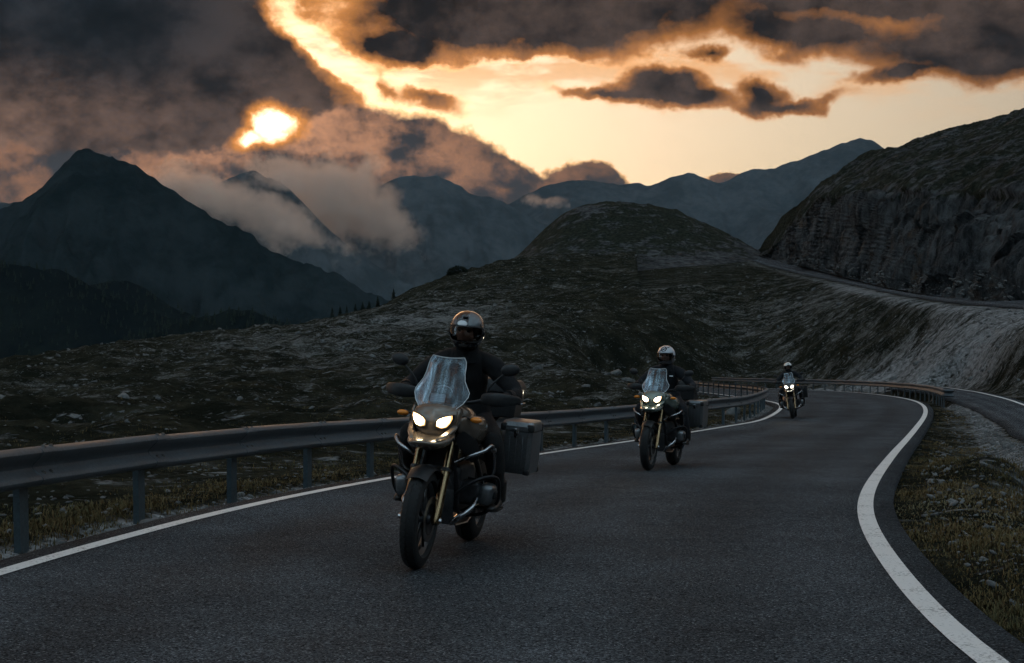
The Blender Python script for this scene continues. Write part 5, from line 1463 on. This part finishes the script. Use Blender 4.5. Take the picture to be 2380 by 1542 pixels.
def build_rider(label, kind, jacket, trouser):
    root = thing('person', label, 'person', 'riders on the three motorcycles')
    head = Vector((0, 0.055, 1.625))
    P = {'pel': ((0, .285, .965), (.150, .125)), 'waist': ((0, .265, 1.10), (.150, .118)), 'chest': ((0, .205, 1.27), (.178, .128)), 'upch': ((0, .155, 1.385), (.145, .105)),
         'neck': ((0, .105, 1.47), .066), 'hd': ((0, .075, 1.56), .070), 'crown': ((0, .065, 1.66), .072)}
    E = [('pel', 'waist'), ('waist', 'chest'), ('chest', 'upch'), ('upch', 'neck'), ('neck', 'hd'), ('hd', 'crown')]
    for s, n in ((-1, 'r'), (1, 'l')):
        P.update({'clav' + n: ((s * .115, .155, 1.405), .085), 'sh' + n: ((s * .205, .145, 1.385), .088), 'ua' + n: ((s * .310, .125, 1.285), .073), 'el' + n: ((s * .405, .085, 1.190), .062),
                  'fa' + n: ((s * .405, -.010, 1.178), .057), 'wr' + n: ((s * .388, -.085, 1.176), .042),
                  'hip' + n: ((s * .120, .245, .945), .110), 'th' + n: ((s * .220, .060, .905), .098), 'kn' + n: ((s * .305, -.125, .845), .083),
                  'ca' + n: ((s * .330, -.045, .66), .072), 'sn' + n: ((s * .335, .050, .50), .058), 'an' + n: ((s * .335, .085, .42), .050), 'ft' + n: ((s * .338, .02, .395), .043)})
        E += [('upch', 'clav' + n), ('clav' + n, 'sh' + n), ('sh' + n, 'ua' + n), ('ua' + n, 'el' + n), ('el' + n, 'fa' + n), ('fa' + n, 'wr' + n),
              ('pel', 'hip' + n), ('hip' + n, 'th' + n), ('th' + n, 'kn' + n), ('kn' + n, 'ca' + n), ('ca' + n, 'sn' + n), ('sn' + n, 'an' + n), ('an' + n, 'ft' + n)]
    ks = list(P); me = skin_mesh('body', [P[k][0] for k in ks], [(ks.index(a), ks.index(b)) for a, b in E], [P[k][1] for k in ks], 0, 2)
    mj = mat_cloth('jacket_%d' % kind, jacket); mt = mat_cloth('trousers_%d' % kind, trouser)
    me.materials.append(mj); me.materials.append(mt); me.materials.append(M_SKIN)
    # folds of cloth, then material by zone
    co = np.empty(len(me.vertices) * 3); me.vertices.foreach_get('co', co); co = co.reshape(-1, 3)
    no = np.empty(len(me.vertices) * 3); me.vertices.foreach_get('normal', no); no = no.reshape(-1, 3)
    fold = fbm(co[:, 0] / 0.10, co[:, 1] / 0.10, co[:, 2] / 0.045, octv=3, seed=500 + kind) * 0.010
    fold = np.where(co[:, 2] > 1.5, 0, fold)
    me.vertices.foreach_set('co', (co + no * fold[:, None]).ravel())
    mi = []
    for f in me.polygons:
        c = f.center
        mi.append(2 if (c.z > 1.52 and abs(c.x) < 0.1) else 1 if (c.z < 0.985 - 0.25 * max(0, 0.10 - c.y) and (c.z < 1.02)) else 0)
    me.polygons.foreach_set('material_index', np.array(mi, dtype=np.int32)); me.polygons.foreach_set('use_smooth', np.ones(len(mi), dtype=bool)); me.update()
    body = link(bpy.data.objects.new('body', me), root)
    part('collar', g_tube([Vector((0, .118, 1.415)), Vector((0, .105, 1.455)), Vector((0, .095, 1.495)), Vector((0, .090, 1.505))], [.105, .092, .088, .080], 20), mj, root)
    part('jacket_hem', g_loft([[Vector((0.172 * k * math.cos(a), 0.262 + 0.140 * k * math.sin(a), z)) for a in [2 * math.pi * i / 24 for i in range(24)]] for z, k in ((0.955, 1.10), (1.00, 1.13), (1.09, 1.02))], cap=False), mj, root)
    part('zip', g_tube([Vector((0, .105, 1.44)), Vector((0, .062, 1.30)), Vector((0, .10, 1.16)), Vector((0, .128, 1.05))], 0.004, 6), M_BLK, root)
    build_face(root, head)
    build_helmet(root, kind, head, (4, -6, 12)[kind])
    if kind == 1:
        part('chest_badge', g_box((0.085, 0.052, 1.325), (0.050, 0.004, 0.014), 0.0, rot=Matrix.Rotation(R(-18), 3, 'X')), mat_simple('badge_print', (0.6, 0.6, 0.62), 0.5), root)
    for s in (-1, 1):
        build_glove(root, s)
        bt = part('boot', merge(g_tube(smooth_path([(s * .335, .055, .56), (s * .335, .082, .47), (s * .336, .100, .41)]), [.066] * 6 + [.062] * 6 + [.058], 16)), M_BOOT, root)
        L = []
        for y, z, w, h in ((.155, .405, .030, .030), (.135, .408, .042, .045), (.07, .405, .046, .050), (-.02, .392, .047, .040), (-.10, .380, .050, .032), (-.15, .374, .040, .024), (-.170, .370, .018, .012)):
            L.append([Vector((s * .337 + w * math.cos(a) * 1.0, y, z + h * math.sin(a))) for a in [2 * math.pi * i / 14 for i in range(14)]])
        part('foot', g_loft(L), M_BOOT, bt, sub=1)
        part('sole', g_loft([[Vector((s * .337 + a, y, z)) for a, z in ((-w, .352), (w, .352), (w, .366), (-w, .366))] for y, w in ((.165, .030), (.12, .042), (-.02, .046), (-.12, .048), (-.165, .020))]), M_TYRE, bt)
        part('knee_pad', g_ellipsoid((s * .310, -.165, .835), (.062, .045, .085), 16, 12), mt, root)
    return root

# ---------------------------------------------------------------- place the three bikes and their riders
def place(bike, rider, front_px, D, yaw, lean):
    q = ground(*front_px); k = D / q.y if D else 1.0
    g0 = ground(*front_px)
    if D: g0 = Vector((q.x * k, D, float(road_z(D))))
    # the front contact patch sits at local y=-0.775
    sl = -SLOPE if True else 0
    Mx = Matrix.Rotation(R(yaw), 4, 'Z') @ Matrix.Rotation(R(lean), 4, 'Y')
    pitch = math.atan((float(road_z(g0.y + 1.5)) - float(road_z(g0.y))) / 1.5)
    Mx = Matrix.Rotation(pitch, 4, 'X') @ Mx
    off = Mx @ Vector((0, -0.775, 0))
    for o in (bike, rider):
        o.matrix_world = Matrix.Translation(g0 - off + Vector((0, 0, 0.004))) @ Mx
B1 = build_bike('nearest motorcycle with warm lit headlights and aluminium side box, leading the group', (0.15, 0.118, 0.092), (1.0, 0.78, 0.46), 34.0, 0)  # bronze body colour takes in warm headlight glow on fairing and nose
P1 = build_rider('nearest rider in black jacket and silver helmet with black centre stripe', 0, (0.009, 0.009, 0.010), (0.018, 0.017, 0.017))
place(B1, P1, (965, 1322), None, -11.5, 5.7)
B2 = build_bike('grey-green motorcycle in the middle of the group beside the guardrail', (0.15, 0.18, 0.155), (1.0, 0.88, 0.64), 26.0, 1)
P2 = build_rider('middle rider in dark jacket and white helmet with black swirl print', 1, (0.014, 0.015, 0.018), (0.020, 0.021, 0.025))
place(B2, P2, (1506, 1094), None, -20.0, 2.5)
B3 = build_bike('smallest, farthest motorcycle leaning into the bend with white headlights', (0.03, 0.032, 0.035), (1.0, 0.94, 0.78), 26.0, 2)
P3_ = build_rider('farthest rider in dark clothes wearing a helmet with pale crown band', 2, (0.016, 0.017, 0.02), (0.020, 0.020, 0.022))
place(B3, P3_, (1843, 974), None, -14.0, -6.5)

# ================================================================ loose stones, gravel, grass, trees
def mat_stone(name, lo, hi):
    m, g, p = mat_nodes(name)
    P = g.pos(); n = g.noise(P, 5.0, 6, 0.65); b = g.noise(P, 0.9, 3, 0.6)
    c = g.mix(g.step(n * 0.6 + b * 0.4, 0.36, 0.64), lo, hi)
    c = g.mix(g.step(g.noise(g.v('ADD', P, (9, 9, 9)), 2.0, 4, 0.6), 0.56, 0.72) * 0.6, c, (0.05, 0.052, 0.042))
    set_p(g, p, c, 0.92, spec=0.15, normal=g.bump(n, 0.7, 0.06)); return m
M_STONE = mat_stone('limestone', (0.05, 0.05, 0.05), (0.165, 0.163, 0.158)); M_GRAV = mat_stone('gravel_stone', (0.07, 0.07, 0.07), (0.19, 0.188, 0.184))
_t = (1 + 5 ** 0.5) / 2
ICO_V = np.array([(-1, _t, 0), (1, _t, 0), (-1, -_t, 0), (1, -_t, 0), (0, -1, _t), (0, 1, _t), (0, -1, -_t), (0, 1, -_t), (_t, 0, -1), (_t, 0, 1), (-_t, 0, -1), (-_t, 0, 1)]) / math.sqrt(1 + _t * _t)
ICO_F = np.array([(0, 11, 5), (0, 5, 1), (0, 1, 7), (0, 7, 10), (0, 10, 11), (1, 5, 9), (5, 11, 4), (11, 10, 2), (10, 7, 6), (7, 1, 8), (3, 9, 4), (3, 4, 2), (3, 2, 6), (3, 6, 8), (3, 8, 9), (4, 9, 5), (2, 4, 11), (6, 2, 10), (8, 6, 7), (9, 8, 1)])
def stones(name, pts, size, mat, rng, flat=0.6, parent=None):
    n = len(pts)
    V = np.repeat(ICO_V[None], n, 0) * (1 + rng.uniform(-0.32, 0.32, (n, 12, 1)))
    sc = size[:, None] * np.stack([rng.uniform(0.8, 1.5, n), rng.uniform(0.7, 1.2, n), rng.uniform(0.45, 0.85, n) * flat / 0.6], 1)
    V = V * sc[:, None, :]
    a = rng.uniform(0, 2 * np.pi, n); c, s = np.cos(a)[:, None], np.sin(a)[:, None]
    x, y = V[..., 0] * c - V[..., 1] * s, V[..., 0] * s + V[..., 1] * c
    tl = rng.uniform(-0.5, 0.5, n)[:, None]; z = V[..., 2] + x * tl
    V = np.stack([x, y, z], -1) + pts[:, None, :]
    Fc = (ICO_F[None] + (np.arange(n) * 12)[:, None, None]).reshape(-1, 3)
    return tag(obj_np(name, V.reshape(-1, 3), Fc, mat, parent, smooth=False), kind='stuff')
rng = np.random.default_rng(11)
def sample_land(n, az0, az1, r0, r1):
    a = rng.uniform(R(az0), R(az1), n); r = np.exp(rng.uniform(math.log(r0), math.log(r1), n))
    X_, Y_ = np.sin(a) * r, np.cos(a) * r - 12.0 * (r < 40) * 0
    z, d, ds, du, gore, t, dB, sA = land_z(X_, Y_)
    return X_, Y_, z, d, ds, du, gore, t, sA
def build_scree():
    X_, Y_, z, d, ds, du, gore, t, sA = sample_land(52000, -24, 25, 9, 330)
    rk = rock_amount(X_, Y_, d, du, gore, t, sA) - 0.16
    cl = fbm(X_ / 9, Y_ / 14, octv=4, seed=700)
    ok = (d > 0.6) & (ds > 0.4) & (du > 3.6) & (rng.uniform(0, 1, len(X_)) < np.clip(0.03 + 0.55 * rk + 0.55 * cl, 0.008, 0.9) * np.where(np.hypot(X_, Y_) < 45, 0.4, 1.0))
    X_, Y_, z, dd = X_[ok], Y_[ok], z[ok], np.hypot(X_, Y_)[ok]
    size = np.minimum(np.exp(rng.normal(-2.9, 0.7, len(X_))) * (0.35 + dd / 120.0), 0.42)
    size = np.where(dd < 30, np.minimum(size, 0.04), size)
    stones('scree', np.stack([X_, Y_, z - size * 0.05], 1), size, M_STONE, rng)
build_scree()
def build_talus():
    q = CLIFF_FOOT[rng.integers(0, len(CLIFF_FOOT), 3000)]; sz = np.exp(rng.normal(-2.35, 0.6, len(q)))
    stones('talus', q + rng.normal(0, 0.25, q.shape) * np.array([1, 1, 0.1]), np.minimum(sz, 0.45), M_STONE, rng)
build_talus()
def build_gravel():
    # shoulder beside the left line, and the ditch between the two roads
    k = rng.integers(0, 150, 5200); off = np.abs(rng.normal(0, 0.22, 5200)) + 0.02
    A = ROAD_A[(k / 150 * 200).astype(int) + 20]; tn = np.gradient(ROAD_A, axis=0)[(k / 150 * 200).astype(int) + 20]; tn /= np.linalg.norm(tn, axis=1)[:, None]
    q = A + np.stack([-tn[:, 1], tn[:, 0]], 1) * off[:, None] + tn * rng.uniform(-0.3, 0.3, (5200, 1))
    z = land_z(q[:, 0], q[:, 1])[0]
    size = np.exp(rng.normal(-3.9, 0.45, len(z)))
    P1_ = np.column_stack([q, z + size * 0.2])
    X_, Y_, z, d, ds, du, gore, t, sA = sample_land(90000, 6, 30, 7, 60)
    w = np.where(gore, np.exp(-((t - 0.80) / 0.15) ** 2) + 0.10, 0) 
    ok = (d > 0.3) & (ds > 0.2) & (rng.uniform(0, 1, len(X_)) < w * 0.75)
    X_, Y_, z = X_[ok], Y_[ok], z[ok]; dd = np.hypot(X_, Y_)
    s2 = np.minimum(np.exp(rng.normal(-4.1, 0.5, len(X_))) * (0.6 + dd / 40), 0.05)
    P2_ = np.column_stack([X_, Y_, z + s2 * 0.2])
    stones('gravel', np.vstack([P1_, P2_]), np.concatenate([size, s2]), M_GRAV, rng)
build_gravel()
def mat_grass():
    m, g, p = mat_nodes('dry_grass'); t = g.attr('tint'); u = g.attr('tip')
    c = g.mix(g.step(t, 0.0, 0.4, interp='LINEAR'), (0.020, 0.026, 0.010), (0.060, 0.050, 0.022))
    c = g.mix(g.step(t, 0.4, 0.75, interp='LINEAR'), c, (0.125, 0.070, 0.026)); c = g.mix(g.step(t, 0.75, 1.0, interp='LINEAR'), c, (0.19, 0.155, 0.090))
    c = g.mix(u * 0.5, c, (0.16, 0.125, 0.06))
    set_p(g, p, c, 0.8, spec=0.1); return m
M_GRASS = mat_grass()
def grass(name, X_, Y_, z, h, tint, blades=7):
    n = len(X_); nb = n * blades
    bx = np.repeat(X_, blades) + rng.normal(0, 0.05, nb); by = np.repeat(Y_, blades) + rng.normal(0, 0.05, nb)
    bz = np.repeat(z, blades) - 0.02; hh = np.repeat(h, blades) * rng.uniform(0.5, 1.2, nb)
    a = rng.uniform(0, 2 * np.pi, nb); lean = rng.uniform(0.1, 0.75, nb) * hh; w = 0.002 + 0.012 * hh + np.hypot(bx, by) * 0.00014
    dx, dy = np.cos(a), np.sin(a); sx, sy = -dy, dx
    V = np.empty((nb, 5, 3)); 
    for i, (fh, fl, fw) in enumerate(((0, 0, -1), (0, 0, 1), (0.6, 0.35, 0.8), (0.6, 0.35, -0.8), (1.0, 1.0, 0))):
        V[:, i, 0] = bx + dx * lean * fl + sx * w * fw; V[:, i, 1] = by + dy * lean * fl + sy * w * fw; V[:, i, 2] = bz + hh * fh * (1 - 0.25 * fl)
    k = (np.arange(nb) * 5)[:, None]
    Fc = np.stack([k + np.array([0, 1, 2]), k + np.array([0, 2, 3]), k + np.array([3, 2, 4])], 1).reshape(-1, 3)
    o = obj_np(name, V.reshape(-1, 3), Fc, M_GRASS)
    add_attr(o.data, 'tint', np.repeat(np.clip(np.repeat(tint, blades) + rng.normal(0, 0.13, nb), 0, 1), 5)); add_attr(o.data, 'tip', np.tile(np.array([0, 0, .5, .5, 1.0]), nb))
    return tag(o, kind='stuff')
def build_verge_grass():
    # right: between the roads; left: under and behind the guard rail
    X_, Y_, z, d, ds, du, gore, t, sA = sample_land(60000, 5, 30, 6.5, 70)
    n = fbm(X_ / 1.3, Y_ / 1.3, octv=3, seed=801)
    p = np.where(gore, np.clip(0.62 - 0.75 * np.exp(-((t - 0.80) / 0.15) ** 2) + 0.7 * n, 0, 1), 0)
    ok = (d > 0.10) & (ds > 0.15) & (rng.uniform(0, 1, len(X_)) < p)
    X1, Y1, z1, d1, n1 = X_[ok], Y_[ok], z[ok], d[ok], n[ok]
    h1 = 0.025 + 0.05 * rng.random(len(X1)) * (1 + n1) ; ti = 0.60 + 0.45 * fbm(X1 / 2.2, Y1 / 2.2, octv=3, seed=811)
    grass('verge_grass', X1, Y1, z1, h1, ti, 10)
    X_, Y_, z, d, ds, du, gore, t, sA = sample_land(90000, -24, 16, 8.5, 70)
    n = fbm(X_ / 1.8, Y_ / 1.8, octv=3, seed=821)
    edge = np.exp(-((d - 0.9) / 0.55) ** 2)
    p = np.where(sA < 0, np.clip(0.75 * edge + 0.10 * (d > 1) + 0.35 * n * (d > 0.5), 0, 1), 0) * (d < 14)
    ok = (d > 0.28) & (rng.uniform(0, 1, len(X_)) < p)
    X1, Y1, z1, d1, n1 = X_[ok], Y_[ok], z[ok], d[ok], n[ok]
    h1 = 0.025 + 0.055 * rng.random(len(X1)) * (1 + n1); ti = 0.40 + 0.25 * np.exp(-((d1 - 0.9) / 0.7) ** 2) + 0.4 * fbm(X1 / 2.5, Y1 / 2.5, octv=3, seed=831)
    grass('verge_grass', X1, Y1, z1, h1, ti, 6)
build_verge_grass()

# ---------------------------------------------------------------- conifers on the ridge, a bush, and the far wood
M_NEEDLE = mat_simple('conifer_needles', (0.010, 0.015, 0.011), 0.9, 0, 0.1, 0.4, 3.0); M_BARK = mat_simple('bark', (0.03, 0.025, 0.02), 0.9, 0, 0.1, 0.3, 8.0)
M_LEAF = mat_simple('bush_leaves', (0.012, 0.016, 0.010), 0.9, 0, 0.1, 0.4, 3.0)
def conifer_crown(h, r, seed, whorls=13, per=9):
    rg = random.Random(seed); V, Fc = [], []
    for k in range(whorls):
        t = k / (whorls - 1); z0 = h * (0.12 + 0.86 * t); L = r * (1 - t) ** 0.85 * rg.uniform(0.75, 1.2) + 0.05 * h * 0.3
        for j in range(per):
            a = 2 * math.pi * (j + rg.random() * 0.8) / per; l = L * rg.uniform(0.55, 1.15); w = l * 0.30
            dx, dy = math.cos(a), math.sin(a); b = len(V); dz = -0.28 * l
            V += [Vector((0, 0, z0 + 0.06 * h)), Vector((dx * l * 0.6 - dy * w, dy * l * 0.6 + dx * w, z0 + dz * 0.3)), Vector((dx * l, dy * l, z0 + dz)), Vector((dx * l * 0.6 + dy * w, dy * l * 0.6 - dx * w, z0 + dz * 0.3)), Vector((dx * l * 0.55, dy * l * 0.55, z0 + dz * 0.6 - 0.05 * h))]
            Fc += [(b, b + 1, b + 2), (b, b + 2, b + 3), (b + 1, b + 4, b + 2), (b + 4, b + 3, b + 2)]
    V.append(Vector((0, 0, h * 1.04))); b = len(V) - 1
    V += [Vector((0.03 * h, 0, h * 0.93)), Vector((-0.02 * h, 0.025 * h, h * 0.93)), Vector((-0.02 * h, -0.025 * h, h * 0.93))]; Fc += [(b, b + 1, b + 2), (b, b + 2, b + 3), (b, b + 3, b + 1)]
    return V, Fc
def build_conifers():
    spots = [(772, 727, 176, 'lowest and leftmost of the small conifers on the left ridge'), (790, 722, 180, 'second small conifer from the left on the ridge'), (806, 719, 183, 'third small conifer from the left on the ridge'),
             (826, 712, 190, 'slim conifer just left of the broad pair on the ridge'), (843, 700, 196, 'broad tall conifer in the middle of the ridge clump'), (858, 701, 194, 'broad conifer right of the tallest one on the ridge'),
             (878, 704, 200, 'lone conifer right of the ridge clump'), (915, 694, 212, 'rightmost small conifer, standing apart on the ridge')]
    for i, (px, py, D, lab) in enumerate(spots):
        D = D + 8; q = at(px, py, D); zb = float(land_z(np.array([q.x]), np.array([q.y]))[0][0]); h = max(1.8, q.z - zb)
        t = thing('conifer_tree', lab, 'tree', 'conifers on the left ridge'); t.location = (q.x, q.y, zb - 0.1)
        part('trunk', g_tube([Vector((0, 0, -0.3)), Vector((0, 0, h * 0.5)), Vector((0, 0, h * 0.97))], [0.05 * h * 0.6, 0.022 * h, 0.004 * h], 7), M_BARK, t)
        part('crown', conifer_crown(h, h * (0.34 if i in (4, 5) else 0.26), 900 + i), M_NEEDLE, t, angle=20)
build_conifers()
def build_bush():
    q = at(1064, 624, 221); zb = float(land_z(np.array([q.x]), np.array([q.y]))[0][0])
    t = thing('bush', 'dark rounded bush on the brow of the hill left of the knoll', 'bush'); t.location = (q.x, q.y, zb - 0.1)
    h = max(1.5, q.z - zb + 0.3); rg = random.Random(5); V, Fc = [], []
    for k in range(900):
        u = Vector((rg.gauss(0, 1), rg.gauss(0, 1), rg.gauss(0, 1))).normalized(); rr = rg.uniform(0.55, 1.0) ** 0.5
        c = Vector((u.x * 1.9 * rr, u.y * 1.5 * rr, abs(u.z) * h * rr + 0.05)); s = rg.uniform(0.08, 0.2)
        a = Vector((rg.gauss(0, 1), rg.gauss(0, 1), rg.gauss(0, 1))).normalized() * s; b_ = Vector((rg.gauss(0, 1), rg.gauss(0, 1), rg.gauss(0, 1))).normalized() * s
        b = len(V); V += [c - a, c + b_, c + a, c - b_]; Fc.append((b, b + 1, b + 2, b + 3))
    part('foliage', (V, Fc), M_LEAF, t, angle=10)
    part('stem', merge(*[g_tube([Vector((0, 0, -0.2)), Vector((0.3 * math.cos(a), 0.3 * math.sin(a), h * 0.35)), Vector((0.8 * math.cos(a), 0.8 * math.sin(a), h * 0.65))], [0.06, 0.04, 0.015], 6) for a in (0.3, 2.4, 4.5)]), M_BARK, t)
build_bush()
def build_forest():
    V, Fc = [], []; n0 = 0; allV, allF = [], []
    for o, cnt, hh in ((bpy.data.objects['wooded_hill'], 1500, 4.5), (bpy.data.objects['wooded_hill.001'], 1000, 5.5), (bpy.data.objects['wooded_hill.002'], 1600, 4.0)):
        co = np.empty(len(o.data.vertices) * 3); o.data.vertices.foreach_get('co', co); co = co.reshape(-1, 3)
        zz = co[:, 2]; D0 = np.median(co[:, 1]); c = co[(co[:, 1] < D0 + 60) & (zz > np.percentile(zz, 45))]
        px = 1190 + F * c[:, 0] / c[:, 1]; c = c[(px > -120) & (px < 760)]
        p_ = c[rng.integers(0, len(c), cnt)] + rng.normal(0, 3.0, (cnt, 3)) * np.array([1, 1, 0])
        h = hh * rng.uniform(0.5, 1.25, cnt); r = h * rng.uniform(0.16, 0.26, cnt)
        for lv, (zf, rf, tf) in enumerate(((0.05, 1.0, 0.55), (0.30, 0.75, 0.80), (0.55, 0.5, 1.0))):
            k = 6; a = np.linspace(0, 2 * np.pi, k, endpoint=False)[None] + rng.uniform(0, 1, (cnt, 1)); jit = rng.uniform(0.7, 1.25, (cnt, k))
            ring = np.stack([p_[:, 0:1] + r[:, None] * rf * jit * np.cos(a), p_[:, 1:2] + r[:, None] * rf * jit * np.sin(a), np.repeat((p_[:, 2] + h * zf - 1.5)[:, None], k, 1)], -1)
            top = np.stack([p_[:, 0], p_[:, 1], p_[:, 2] + h * tf - 1.5], -1)[:, None]
            vv = np.concatenate([ring, top], 1).reshape(-1, 3)
            b = n0 + (np.arange(cnt) * 7)[:, None, None]
            ff = np.array([(i, (i + 1) % 6, 6) for i in range(6)])[None] + b
            allV.append(vv); allF.append(ff.reshape(-1, 3)); n0 += len(vv)
    return tag(obj_np('far_wood', np.vstack(allV), np.vstack(allF), M_NEEDLE, smooth=False), kind='stuff')
build_forest()
